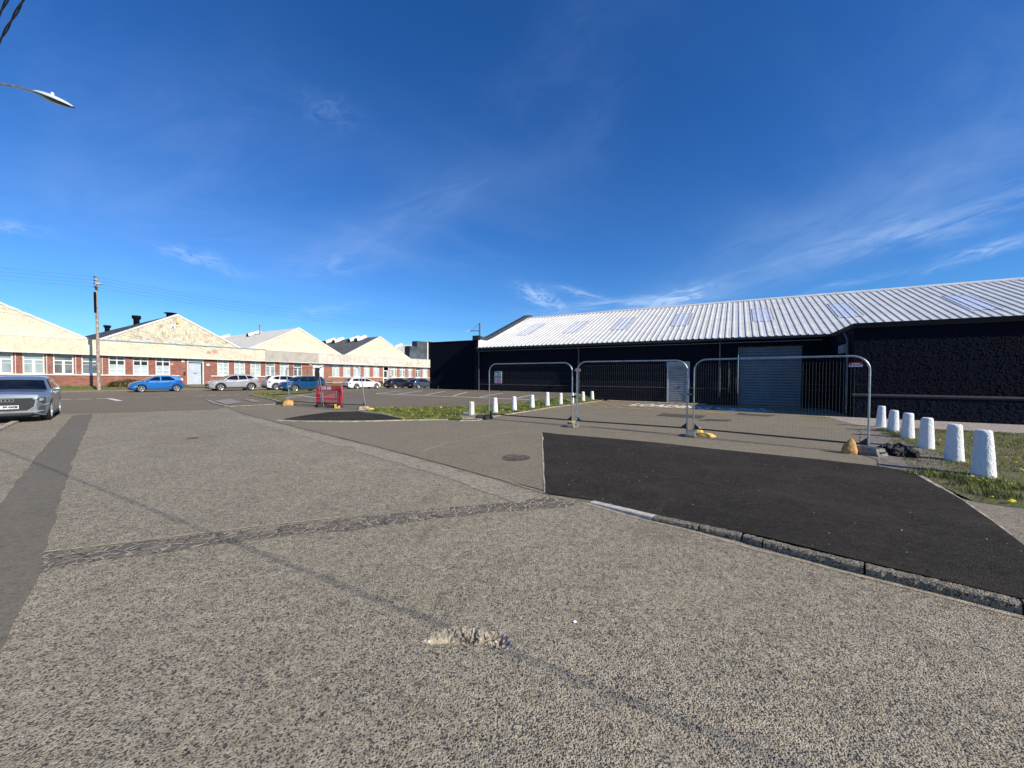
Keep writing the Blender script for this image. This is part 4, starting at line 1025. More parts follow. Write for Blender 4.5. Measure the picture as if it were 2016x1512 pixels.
def wallsign(px0, py0, px1, py1, mat, nm, yl=-.02, th=.03, par=None, tri=False):
    a, z1 = onwall(px0, py0, FACE, yl); b, z0 = onwall(px1, py1, FACE, yl); z0 += SHR*a; z1 += SHR*a; mb = MB()
    if tri: mb.prism_y([(a, z0), (b, z0), ((a+b)/2, z1)], yl-th, yl)
    else: mb.box(a, b, yl-th, yl, z0, z1)
    return mb.build(nm, M[mat], par or fac, SHR)
wallsign(336, 639, 344, 646, 'signwhite', 'warning_sign', .34); wallsign(338, 640, 342.5, 645, 'signblue', 'warning_triangle', .30, tri=True)
wallsign(346.5, 632, 352, 637, 'signyellow', 'alarm_box', .34, .15)
M['sign_faded'] = simple('faded_orange_lettering', (.55, .34, .22), .8, 0, .2, 9, dirt=((.72, .58, .40), .9))
wallsign(407, 691, 416, 696, 'sign_faded', 'faded_sign', -.305, .01); wallsign(418, 689, 427, 696, 'sign_faded', 'faded_sign', -.305, .01)
wallsign(357, 708, 363.5, 713, 'signwhite', 'notice_board'); wallsign(350, 745, 360, 749.5, 'signwhite', 'notice_board', -.06); wallsign(361.5, 732, 365, 738, 'signblack', 'letter_box', -.03, .1)
wallsign(335.5, 714.5, 341, 719.5, 'sign_faded', 'round_lamp'); wallsign(406, 716, 412, 720.5, 'signwhite', 'bulkhead_lamp', -.03, .1); wallsign(608.5, 715, 613.5, 719, 'signwhite', 'bulkhead_lamp', -.03, .1)
wallsign(643, 750, 655, 755, 'signblack', 'air_brick', -.01, .01); wallsign(745, 751, 754, 755, 'signblack', 'air_brick', -.01, .01)
for y_ in (726, 731, 736): wallsign(767.5, y_, 770, y_+3, 'signwhite', 'notice_board')
mb = MB(); a = fx(605.8); mb.tube([(a, -.06, .3), (a, -.06, 3.4)], .05, 8); mb.build('downpipe', M['rust'], fac, SHR)
# vertical pilaster strip by the first valley
# grey clad block beyond the factory's end
cb = empty('clad_block', (FACE[0].x, FACE[0].y, 0), FACE[1]); tag(cb, 'grey metal clad flat roofed block rising behind the far end of the brick factory', 'industrial building')
M['clad'] = simple('dark_grey_cladding', (.10, .115, .125), .5, .1, .25, .8)
YC = .55
x0, zt2 = onwall(806.5, 681, FACE, YC); x1, zt = onwall(843, 673.4, FACE, YC); xm = onwall(821, 681, FACE, YC)[0]
mb = MB(); n = 26
for i in range(n):
    a = x0+(x1-x0)*i/n; b = x0+(x1-x0)*(i+.8)/n; top = zt2 if (a+b)/2 < xm else zt
    mb.box(a, b, YC-.04, YC, 4, top-.02)
mb.box(x0, xm, YC+.002, YC+1.4, 4, zt2); mb.box(xm, x1, YC+.002, YC+1.4, -2, zt); mb.build('cladding', M['clad'], cb)
mb = MB(); mb.box(x1-.45, x1-.2, YC-.25, YC-.06, 4.6, zt-.1); mb.build('white_pipe', M['white'], cb)
mb = MB(); mb.box(x1, x1+1.6, YC-.3, YC+1.4, -2, zt+.05); mb.build('corner_pier', M['black'], cb)
mb = MB(); mb.tube([(x1+1.15, YC-.5, -1), (x1+1.15, YC-.5, zt-.3)], .16, 8); mb.build('brown_downpipe', M['rust'], cb)

# ------------------------------------------------------------------ bollards
def bollard(px, pyb, pyt, wb_px, seed, fluted=False):
    p = at(px, pyb); D = math.hypot(p.x, p.y); Zc = p.y
    hgt = (pyb-pyt)*Zc/F*1.05; rb = wb_px/2*Zc/F*1.0/math.sqrt(1+(p.x/p.y)**2); rt = rb*.70 if not fluted else rb*.86
    c = Vector((p.x, p.y+rb*.5, 0)); z0 = h(c.x, c.y)-.02; n = 40; rows = 30; vs = []
    for j in range(rows+1):
        t = j/rows; r = rb+(rt-rb)*t
        if t > .95: r *= 1-.10*((t-.95)/.05)**2
        for k in range(n):
            a = 2*PI*k/n; rr = r
            if fluted: rr *= 1-.10*abs(math.sin(a*4))
            else:
                ca_, sa_ = abs(math.cos(a+.35)), abs(math.sin(a+.35)); rr *= .93+.10*(1/ max(ca_, sa_)-1) if True else 1   # slightly squared
            q = Vector((math.cos(a)*rr, math.sin(a)*rr, t*hgt)); s3 = Vector((seed, seed, 0))
            d = (.0035*noise.noise(q*14+s3)+.006*noise.noise(q*48+s3)) if not fluted else .002*noise.noise(q*30)
            vs.append((q.x*(1+d/rr), q.y*(1+d/rr), q.z))
    fs = [(j*n+k, j*n+(k+1) % n, (j+1)*n+(k+1) % n, (j+1)*n+k) for j in range(rows) for k in range(n)]
    mb = MB(); top = len(vs)
    for s_ in (.9, .55): 
        for k in range(n):
            b = vs[rows*n+k]; vs.append((b[0]*s_, b[1]*s_, hgt+.006+.004*noise.noise(Vector(b)*30)))
    for lv, base in ((rows*n, top), (top, top+n)):
        fs += [(lv+k, lv+(k+1) % n, base+(k+1) % n, base+k) for k in range(n)]
    fs.append(tuple(range(top+n, top+2*n))); mb.add(vs, fs, True)
    o = mb.build('bollard', M['bollard'] if not fluted else M['white'], sharp=60); o.location = (c.x, c.y, z0); o.rotation_euler = (.025*math.sin(seed*5), .025*math.cos(seed*7), seed); return o
RB = [(1737.9, 841.2, 800.5, 23.5), (1762.7, 851, 808.8, 27.5), (1791.9, 863.2, 814.6, 32), (1829.8, 884.3, 824.3, 38), (1887, 909, 837.7, 47), (1947.8, 940, 850.3, 58.5)]
rl = ['farthest and smallest of the six rough white bollards on the right, nearest the black wall', 'second farthest of the six rough white bollards on the right', 'third farthest of the six rough white bollards on the right',
      'rough white bollard just behind the end of the black plastic bundle', 'second nearest of the six big rough white bollards at far right', 'nearest and largest rough white bollard, at the right edge beside dandelions']
for i, (a, b, c_, d_) in enumerate(RB): tag(bollard(a, b, c_, d_, i*3.3), rl[i], 'bollard', 'white concrete bollards on the right verge')
LB = [(927.9, 820.2, 791.5, 12.5), (974.3, 814.3, 783.9, 13), (1012.2, 809.7, 781.5, 12.2), (1047.7, 804.4, 778.2, 11.4), (1077.3, 800.4, 773.2, 11), (1103.5, 797, 774.6, 10), (1126.3, 795.4, 774, 9), (1148, 790.5, 772, 9), (1166.2, 787.5, 771, 8.6), (1184.8, 785.9, 769.2, 8)]
ll = ['slim fluted white bollard at the near end of the grass strip', 'white bollard right beside the left post of the nearest left panel', 'third white bollard along the grass strip counting from the fluted one', 'fourth white bollard along the grass strip counting from the fluted one',
      'fifth white bollard along the grass strip counting from the fluted one', 'sixth white bollard along the grass strip counting from the fluted one', 'white bollard seen between the joined fence posts on the strip', 'third from last white bollard, by the grey downpipe', 'last but one white bollard of the strip, near the black wall', 'last white bollard of the strip, where the grass ends at the wall']
for i, (a, b, c_, d_) in enumerate(LB): tag(bollard(a, b, c_, d_, 40+i*3.3, fluted=(i == 0)), ll[i], 'bollard', 'white bollards along the grass strip')

# ------------------------------------------------------------------ temporary fences
def fence(a, b, hgt, label, lean=Vector((0, 0, 0)), za=None, seed=0):
    a = Vector((a.x, a.y, h(a.x, a.y))); b = Vector((b.x, b.y, h(b.x, b.y))); d = b-a; L = d.length; d.normalize()
    root = empty('mesh_barrier', a); tag(root, label, 'fence panel', 'temporary mesh fence panels')
    def W_(u, z): 
        p = d*u+Vector((0, 0, z))+lean*(z/hgt); return p
    r = .3; arc = [(r-r*math.cos(t), hgt-r+r*math.sin(t)) for t in [i*PI/12 for i in range(7)]]
    pts = [(0, .05)]+arc+[(L-u, z) for u, z in arc[::-1]]+[(L, .05)]
    mb = MB(); mb.tube([W_(*p) for p in pts], .0195, 10)
    fr = mb.build('frame', M['galv'], root)
    mb = MB(); mb.tube([W_(0, .20), W_(L, .20)], .019, 8); mb.build('bottom_rail', M['galv_dark'], root)
    mb = MB()
    n = int(L/.058)
    for i in range(1, n):
        u = L*i/n; z1 = hgt
        if u < r: z1 = hgt-r+math.sqrt(max(0, r*r-(r-u)**2))
        if L-u < r: z1 = hgt-r+math.sqrt(max(0, r*r-(r-L+u)**2))
        mb.tube([W_(u, .20), W_(u, z1-.005)], .0010, 3, cap=False)
    for z in [.22+i*.245 for i in range(8)]:
        if z < hgt-.05: mb.tube([W_(0, z), W_(L, z)], .0010, 3, cap=False)
    mb.build('wire_mesh', M['galv_mid'], root, fix=False)
    for u, s_ in ((0, 1), (L, -1)):
        mb = MB(); p = [W_(u, .20), W_(u+s_*.16, .21), W_(u, .36)]; nrm = Vector((-d.y, d.x, 0))*.004
        mb.add([q+nrm for q in p]+[q-nrm for q in p], [(0, 1, 2), (5, 4, 3), (0, 3, 4, 1), (1, 4, 5, 2), (2, 5, 3, 0)]); mb.build('corner_gusset', M['galv_dark'], root)
    return root, W_
A_ = at(1708.6, 894); B1 = at(1365, 858.3); B2 = at(1352, 857); C1 = at(1135, 840.8); C2 = at(1126, 839.5); D_ = at(963, 825.5)
fence(A_, B1, 2.06, 'nearest fence panel on the right, in front of the big blue grey roller door')
fence(B2, C1, 2.05, 'middle panel of the right hand fence, in front of the small roller door')
fence(C2, D_, 2.03, 'left panel of the right hand fence, carrying the safety board')
E1 = at(720, 806); E2 = at(638, 802); E3 = at(633, 801.5); E4 = at(572, 797)
fence(E1, E2, 2.0, 'leaning fence panel behind the fresh dark patch, between red barrier and grass strip', Vector((-.22, -.12, 0)))
fence(E3, E4, 1.95, 'leaning fence panel at far left with its end by an orange sandbag', Vector((-.20, -.10, 0)))
def clamp_(p, q, z, r=.045):
    mb = MB(); m = (p+q)/2; mb.box(m.x-.07, m.x+.07, m.y-.035, m.y+.035, z-.03, z+.03); mb.tube([(m.x, m.y-.06, z), (m.x, m.y+.06, z)], .012, 6)
    return mb
for p, q, z, l in ((B1, B2, 1.12, 'dark steel coupler joining the fence posts in front of the small roller door'), (C1, C2, .95, 'dark steel coupler joining the fence posts above the yellow foot')):
    tag(clamp_(p, q, z).build('pipe_coupler', M['galv_dark']), l, 'fence clamp', 'couplers between fence posts')
def foot(p, ang, label, mat='concrete', L=.62, W=.24, H=.13, cap=None):
    H = H*1.2
    r = empty('block_foot', (p.x, p.y, h(p.x, p.y)+.006), ang); tag(r, label, 'fence foot', 'heavy block feet under the fences')
    mb = MB(); n = 5
    pr = []
    for i in range(n):
        u0 = -L/2+.04+i*(L-.08)/n; u1 = u0+(L-.08)/n
        pr += [(u0, H-.022), (u0+.02, H), (u1-.02, H), (u1, H-.022)]
    pr = [(-L/2, 0), (-L/2+.0, H*.35)]+pr+[(L/2, H*.35), (L/2, 0)]
    mb.prism_y(pr, -W/2, W/2)
    # sides slope in
    mb.v = [(x, y*(1-.28*(z/H)), z) for x, y, z in mb.v]
    b = mb.build('block', M[mat], r)
    mb = MB()
    for s_ in (-1, 1): mb.box(-.09+.0, .09, s_*W/2*.92-.006, s_*W/2*.92+.006, H*.38, H*.58)
    mb.build('hand_hole', M['rubber'], r)
    if cap: mb = MB(); mb.box(-L/2+.02, L/2-.02, -W/2*.7, W/2*.7, H+.001, H+.02); mb.build('top_plate', M[cap], r)
    return r
foot(A_+Vector((-.03, -.06, 0)), .35, 'grey ribbed block foot under the right end post, beside the brown sandbag', L=.36, W=.50)
foot((B1+B2)/2+Vector((0, -.12, 0)), .95, 'grey ribbed block foot between the two posts, beside the yellow sandbag')
foot((C1+C2)/2+Vector((-.05, -.05, 0)), 1.0, 'block foot with a yellow top under the joined middle posts', cap='yellow', L=.5)
foot(D_+Vector((-.08, 0, 0)), 1.0, 'dark block foot under the left post of the panel with the safety board', 'rubber', L=.45)
foot(at(945.5, 826), .3, 'short dark block lying on the gravel beside the fluted bollard', 'rubber', L=.34, W=.2)
foot((E2+E3)/2, .9, 'black block foot under the leaning posts behind the red barrier', 'rubber', L=.6, W=.26, H=.16)
foot(at(653, 803.5), .3, 'dark block foot on the ground in front of the red barrier', 'rubber', L=.45)
foot(at(716, 806.5), .6, 'pale block foot at the tip of the grass strip', 'kerb', L=.5)
foot(at(556, 796.5), .2, 'small dark block by the kerb left of the orange sandbag', 'rubber', L=.6, W=.2)

def bag(p, sx, sy, sz, ang, mat, label, cat='sandbag', grp='sandbags weighing the fences down', peak=0.0, seed=0):
    bm = bmesh.new(); bmesh.ops.create_icosphere(bm, subdivisions=4, radius=1)
    for v in bm.verts:
        c = v.co; n0 = noise.noise(c*1.6+Vector((seed, 0, 0))); n1 = noise.noise(Vector((c.x*2, c.y*2, c.z*9+seed))); 
        x = math.copysign(abs(c.x)**.8, c.x); y = math.copysign(abs(c.y)**.8, c.y); z = c.z
        if peak: k = 1-peak*max(0, z)**1.1; x *= k; y *= k; x += .18*max(0, z)
        else: e = abs(c.x)**6; y *= 1-.25*e; z *= 1-.5*e
        s_ = 1+.13*n0+.05*n1-(.06*abs(math.sin(c.z*7+c.x*3+seed)) if peak else .03*abs(math.sin(c.x*9+seed)))
        v.co = Vector((x*sx*s_, y*sy*s_, max(-.30, z*(1+.1*n0)+.04*n1)*sz))
    me = bpy.data.meshes.new('sandbag'); bm.to_mesh(me); bm.free(); me.polygons.foreach_set('use_smooth', [True]*len(me.polygons)); me.materials.append(M[mat])
    o = bpy.data.objects.new('sandbag', me); C.objects.link(o); o.location = (p.x, p.y, h(p.x, p.y)+.28*sz); o.rotation_euler = (0, 0, ang); return tag(o, label, cat, grp)
b = bag(at(1672, 893), .145, .12, .25, -.6, 'sand_o', 'brown orange sandbag slumped to a peak beside the right end block', peak=.55, seed=3)
bag(at(1389, 860), .25, .13, .085, -.35, 'sand_y', 'yellow sandbag lying flat beside the middle block foot', seed=8)
bag(at(1373, 852), .15, .09, .12, -.5, 'sand_y', 'yellow sandbag draped over the bottom rail by the middle posts', seed=5)
bag(at(567, 798), .30, .24, .24, .4, 'sand_o', 'orange sandbag at the far left post', peak=.2, seed=9)
bag(at(728, 808), .24, .13, .10, 0, 'sand_y', 'yellow sandbag flat on the tip of the grass strip', seed=12)
mb = MB(); mb.box(-.12, .12, -.05, .05, 0, .06); mb.box(-.12, -.05, -.05, .05, .06, .2); mb.box(.05, .12, -.05, .05, .06, .13)
o = mb.build('yellow_bracket', M['yellow']); p = at(664, 804); o.location = p; tag(o, 'bright yellow plastic bracket standing under the right end of the red barrier', 'bracket')

# rolled black plastic bundle
mb = MB(); pa, pb = at(1728, 891), at(1806, 904); dd_ = pb-pa; n = 30; mth = 22; vs = []
nv = Vector((-dd_.y, dd_.x, 0)).normalized()
for i in range(n+1):
    t = i/n; c = pa.lerp(pb, t)+nv*(.05*math.sin(t*9)); r = .185*(1-.25*math.cos(t*5+1))*(1-.45*abs(2*t-1)**5); 
    for k in range(mth):
        a = 2*PI*k/mth; q = Vector((t*7, math.cos(a)*1.7, math.sin(a)*1.7))
        rr = r*(.66+.34*noise.noise(q)+.22*noise.noise(q*2.7)); z = max(.0, .07+math.sin(a)*rr*.9)
        p = c+nv*math.cos(a)*rr*1.2; vs.append((p.x, p.y, z+.008))
mb.add(vs, [(i*mth+k, i*mth+(k+1) % mth, (i+1)*mth+(k+1) % mth, (i+1)*mth+k) for i in range(n) for k in range(mth)]); mb.add(vs[:mth], [tuple(range(mth))]); mb.add(vs[-mth:], [tuple(range(mth))])
tag(mb.build('plastic_bundle', M['tarp'], fix=True), 'crumpled black plastic sheet bundle lying between end block and bollards', 'plastic sheet')

# signs on the fences
def board(px0, py0, px1, py1, a, b, name, label, off=.03):
    """a board cable-tied to the panel a-b"""
    fr = (Vector((a.x, a.y)), math.atan2(b.y-a.y, b.x-a.x)); u0, z1 = onwall(px0, py0, fr); u1, z0 = onwall(px1, py1, fr)
    r = empty(name, (a.x, a.y, 0), fr[1]); tag(r, label, 'sign'); u0, u1 = sorted((u0, u1)); return r, u0, u1, z0, z1
r, u0, u1, z0, z1 = board(975, 731, 989, 754.5, C2, D_, 'safety_board', 'white site safety board with green, yellow, blue and red rows on the fence')
yo = .035      # panel local +y faces the camera side when running right to left
mb = MB(); mb.box(u0, u1, yo, yo+.006, z0, z1); bd = mb.build('board', M['signwhite'], r)
H_ = z1-z0; W_ = u1-u0
rows = [(.86, .98, 'signgreen', 0), (.68, .82, 'signyellow', 1), (.52, .64, 'signblue', 1), (.38, .49, 'signblue', 1), (.20, .33, 'signred', 1), (.04, .17, 'signred', 1)]
for f0, f1, c_, ic in rows:
    mb = MB(); e0 = u0+.02 if ic else u0+.01; e1 = u1-(.30*W_ if ic else .01)
    mb.box(e0, e1, yo+.007, yo+.009, z0+H_*f0, z0+H_*f1); mb.build('coloured_row', M[c_], r)
    if ic:
        mb = MB(); mb.lathe([(.001, yo+.009), (H_*.055, yo+.009), (H_*.055, yo+.007)], 'y', 12, (u1-.14*W_, 0, z0+H_*(f0+f1)/2)); mb.build('symbol', M[c_], r)
        mb = MB(); 
        for q in (.35, .62): mb.box(e0+.03, e1-.03, yo+.010, yo+.011, z0+H_*(f0+(f1-f0)*q), z0+H_*(f0+(f1-f0)*(q+.12)))
        mb.build('small_print', M['signwhite'] if c_ != 'signyellow' else M['signblack'], r)
for px0, py0, px1, py1, a, b, lab_ in ((1132.5, 725.5, 1143.3, 731, C1, B2, 'small red and white maker plate at the left end of the middle panel'), (1671.5, 714, 1698.5, 722, B1, A_, 'small red and white maker plate near the right end of the nearest panel')):
    r, u0, u1, z0, z1 = board(px0, py0, px1, py1, a, b, 'fence_plate', lab_)
    yo2 = -.03; mb = MB(); mb.box(u0, u1, yo2-.004, yo2, z0, z1); mb.build('plate', M['signwhite'], r)
    mb = MB(); mb.box(u0, u1, yo2-.007, yo2-.005, z0+(z1-z0)*.5, z1); mb.build('red_band', M['signred'], r)
    mb = MB(); mb.box(u0+(u1-u0)*.2, u1-(u1-u0)*.2, yo2-.010, yo2-.008, z0+(z1-z0)*.66, z0+(z1-z0)*.84); mb.build('white_print', M['signwhite'], r)
    mb = MB(); mb.box(u0+(u1-u0)*.08, u0+(u1-u0)*.2, yo2-.007, yo2-.005, z0+(z1-z0)*.12, z0+(z1-z0)*.4); mb.box(u0+(u1-u0)*.28, u1-(u1-u0)*.08, yo2-.007, yo2-.005, z0+(z1-z0)*.2, z0+(z1-z0)*.32); mb.build('black_print', M['signblack'], r)
# grey plate on the leaning fence's joined posts
r = empty('hanging_plate', E2); tag(r, 'dark grey narrow plate fixed high on the leaning joined posts', 'plate')
mb = MB(); mb.box(-.33, -.15, -.20, -.14, 1.35, 1.95); mb.build('plate', M['galv_dark'], r)

# red plastic barrier
rb_ = at(624, 799.5); rb2 = at(673, 802.5); fr = math.atan2(rb2.y-rb_.y, rb2.x-rb_.x); Lb = (rb2-rb_).length
r = empty('plastic_barrier', rb_, fr); tag(r, 'red plastic chapter style barrier with slatted middle behind the leaning fence', 'barrier')
mb = MB(); z0 = .14
mb.box(0, Lb, -.04, .04, z0+.68, z0+.93); mb.box(.0, Lb, -.04, .04, z0, z0+.10)
mb.box(0, .14, -.04, .04, z0+.10, z0+.68); mb.box(Lb-.30, Lb-.16, -.04, .04, z0+.10, z0+.68); mb.box(Lb-.09, Lb, -.04, .04, z0+.10, z0+.68)
mb.box(.14, Lb-.3, -.03, .03, z0+.24, z0+.30)
mb.build('frame', M['redplastic'], r)
nb = int((Lb-.5)/.115)
for i in range(nb):
    x = .2+i*(Lb-.56)/nb; mb = MB(); mb.tube([(x, 0, z0+.09), (x, 0, z0+.69)], .018, 6); mb.build('bar', M['redplastic'], r)
for f in (.25, .45):
    mb = MB(); mb.box(Lb*f, Lb*f+.28, -.046, -.041, z0+.72, z0+.88); mb.build('reflective_sticker', M['signwhite'], r)
for f in (.12, .85):
    mb = MB(); mb.box(Lb*f-.06, Lb*f+.06, -.25, .25, .0, .09); mb.box(Lb*f-.04, Lb*f+.04, -.04, .04, .09, z0); mb.build('foot', M['rubber'], r)

# ------------------------------------------------------------------ poles, lamps and wires
pb = at(195, 768, .12); pt_z = EYE+(735.9-545)/F*pb.y
r = empty('utility_pole', (pb.x, pb.y, .08)); tag(r, 'tall weathered timber pole with a street lamp head before the brick factory', 'utility pole')
H1 = pt_z-.08; lx = -.10
mb = MB(); mb.tube([(0, 0, 0), (-.02, 0, 1.2), (lx*.5, 0, H1*.5), (lx, 0, H1)], [.135, .12, .105, .085], 12); mb.build('pole', M['wood'], r)
mb = MB(); mb.tube([(lx*.7-.0, -.12, H1*.68), (lx*.9, -.12, H1*.86)], .09, 8); mb.build('cable_guard', M['black'], r)
mb = MB(); mb.tube([(lx, -.05, H1-.95), (lx+.35, -.25, H1-.80), (lx+.55, -.35, H1-.78)], .035, 8); ar = mb.build('lamp_arm', M['galv_dark'], r)
mb = MB(); mb.prism_y([(lx+.45, H1-.84), (lx+.45, H1-.70), (lx+.75, H1-.68), (lx+1.02, H1-.75), (lx+.98, H1-.80)], -.50, -.26); mb.build('lamp_head', M['lamp'], ar)
wire_pts = []
for k, dz in enumerate((.12, .42, .72, 1.02)):
    mb = MB(); mb.tube([(lx-.02, -.16, H1-dz), (lx-.02, -.16, H1-dz+.09)], .04, 6); mb.box(lx-.05, lx+.05, -.14, -.02, H1-dz-.02, H1-dz+.03); mb.build('insulator', M['rubber'], r)
    wire_pts.append(Vector((pb.x+lx-.02, pb.y-.16, .08+H1-dz+.05)))
fp = Vector((-64/F*60, 60, -.3)); fz = EYE+(739.6-636)/F*60
r = empty('distant_pole', fp); tag(r, 'thin distant pole with a long braced lamp arm above the black wall', 'utility pole')
mb = MB(); mb.tube([(0, 0, 0), (0, 0, fz+.3)], .12, 8); mb.build('pole', M['pipe_grey'], r)
zA = EYE+(739.6-651.5)/F*60+.3
mb = MB(); mb.tube([(0, 0, zA), (-1.3, 0, zA-.02), (-1.6, 0, zA-.05)], .06, 8); mb.tube([(0, 0, fz+.2), (-1.3, 0, zA)], .02, 6); ar = mb.build('lamp_arm', M['pipe_grey'], r)
mb = MB(); mb.prism_y([(-1.5, zA-.1), (-1.5, zA+.06), (-2.1, zA-.02), (-2.15, zA-.12)], -.12, .12); mb.build('lamp_head', M['lamp'], ar)
def wire(a, b, sag, rad, name, label, grp, n=24, mat='cable_thin'):
    a, b = Vector(a), Vector(b); pts = []
    for i in range(n+1):
        t = i/n; p = a.lerp(b, t); p.z -= sag*4*t*(1-t); pts.append(p)
    mb = MB(); mb.tube(pts, rad, 5); return tag(mb.build(name, M[mat]), label, 'overhead wire', grp)
names = ['top', 'second', 'third', 'lowest']
for k, p in enumerate(wire_pts):
    q = Vector((fp.x, fp.y, fz-.1-k*.32)); wire(p, q, 1.1, .012, 'overhead_wire', '%s of the four thin wires between timber pole and distant pole' % names[k], 'wires right of the timber pole')
    q2 = Vector((-62, 14, p.z+2.0-.12*k)); wire(p, q2, .9, .012, 'overhead_wire', '%s of the four thin wires running left from the timber pole' % names[k], 'wires left of the timber pole')
# twisted service cables overhead (their shadow crosses the road)
tE = math.tan(SUN_EL); hw_ = 4.58; sx_, sy_ = .8*hw_/tE, -.6*hw_/tE
s0 = at(700, 1163, 0); s1 = at(0, 884, 0); ddir = (s1-s0).normalized()
def twisted(off, zc, label, rad):
    sc_ = zc/tE; base = s0+Vector((.8*sc_, -.6*sc_, zc)); a = base-ddir*14+off; b = base+ddir*36+off; L = (b-a).length; mb = MB()
    nrm = Vector((-ddir.y, ddir.x, 0)); n = int(L/.06)
    for ph_ in (0, PI):
        mb.tube([a+ddir*(L*i/n)+nrm*rad*math.cos(i*.55+ph_)+Vector((0, 0, rad*math.sin(i*.55+ph_)-.0)) for i in range(n+1)], rad*.9, 5)
    tag(mb.build('service_cable', M['cable']), label, 'cable', 'twisted cables overhead at top left')
twisted(Vector((0, 0, 0)), hw_, 'right hand twisted black cable crossing the top left corner', .0062)
twisted(Vector((0, 0, 0)), hw_+.125, 'left hand twisted black cable cutting the very top left corner', .006)
# near street lamp, its column left of the frame
lh = Vector((-10.75, 9.05, 0)); 
def pxp(px, py, Y): d = ray(px, py); return Vector((0, 0, EYE))+d*(Y/d.y)
a_ = pxp(70, 182, 9.05); b_ = pxp(145, 211, 8.95); ar0 = pxp(-90, 178, 9.3); ar1 = pxp(-10, 163, 9.2); ar2 = pxp(40, 172, 9.12)
colb = Vector((ar0.x-.35, ar0.y, 0))
r = empty('street_lamp', colb); tag(r, 'pale street lamp head on a curved arm reaching in at upper left', 'street lamp')
mb = MB(); mb.tube([(0, 0, 0), (0, 0, 1.2), (0, 0, 1.25), (0, 0, a_.z-1.2)], [.09, .09, .06, .05], 12); mb.build('column', M['galv'], r)
mb = MB(); mb.tube([Vector((0, 0, a_.z-1.2)), Vector((.02, 0, a_.z-.5)), ar0-colb+Vector((0, 0, -.12)), (ar0+ar1)/2-colb+Vector((0, 0, .02)), ar1-colb, ar2-colb, a_-colb+(b_-a_)*.05], .032, 12); mb.build('arm', M['galv'], r)
ax = (b_-a_); Lh = ax.length; ax.normalize(); sd_ = Vector((0, 0, 1)).cross(ax).normalized(); upv = ax.cross(sd_).normalized()*1
def lamp_shell(f0, f1, scale, zoff):
    mb = MB(); n = 14; m = 12; vs = []
    for i in range(n+1):
        t = i/n; wd_ = .155*(math.sin(PI*min(1, (t*.92+.06)))**.6)*(1 if t < .5 else 1-.15*(t-.5)); ht = .085*(math.sin(PI*min(1, t*.90+.08))**.7)
        for k in range(m+1):
            a = f0+(f1-f0)*k/m; q = a_-colb+ax*(t*Lh)+sd_*(math.cos(a)*wd_*scale)+upv*(math.sin(a)*ht*scale+zoff); vs.append(q)
    mb.add(vs, [(i*(m+1)+k, i*(m+1)+k+1, (i+1)*(m+1)+k+1, (i+1)*(m+1)+k) for i in range(n) for k in range(m)], True); return mb
hd = lamp_shell(-.05, PI+.05, 1.0, 0).build('lamp_head', M['lamp'], r)
lamp_shell(PI, 2*PI, .96, 0.0).build('lens', M['lampdark'], hd)
mb = MB(); c = a_-colb+ax*Lh*.42+upv*.08; mb.lathe([(.028, 0), (.028, .05), (.02, .06), (.001, .06)], n=10, c=c); mb.build('photocell', M['signwhite'], hd)

# shrub by the factory
c = Vector((*to_world(FACE, fx(250), -1.3), 0)); r = empty('shrub', c); tag(r, 'low straggly brown and olive shrub by the brick wall behind the blue hatchback', 'shrub')
for nm, m, n in (('twigs', 'bush', 500), ('leaves', 'bushg', 1800)):
    mb = MB()
    for i in range(n):
        t = random.uniform(-1, 1); x = t*1.5*math.cos(FACE[1]); y = t*1.5*math.sin(FACE[1]); hh2 = (1-.55*t*t)*(.75+.35*noise.noise(Vector((t*3, 1, 1))))*random.random()**.7
        q = Vector((x+random.gauss(0, .16), y+random.gauss(0, .16), .3+hh2)); s_ = .07 if nm == 'leaves' else .02
        a = Vector((random.gauss(0, 1), random.gauss(0, 1), random.gauss(0, 1))).normalized(); b = a.cross(Vector((.3, .2, 1))).normalized()
        l = s_*(4 if nm == 'twigs' else 1); mb.add([q-a*l, q+b*s_*.6, q+a*l, q-b*s_*.6], [(0, 1, 2, 3)])
    mb.build(nm, M[m], r, fix=False)

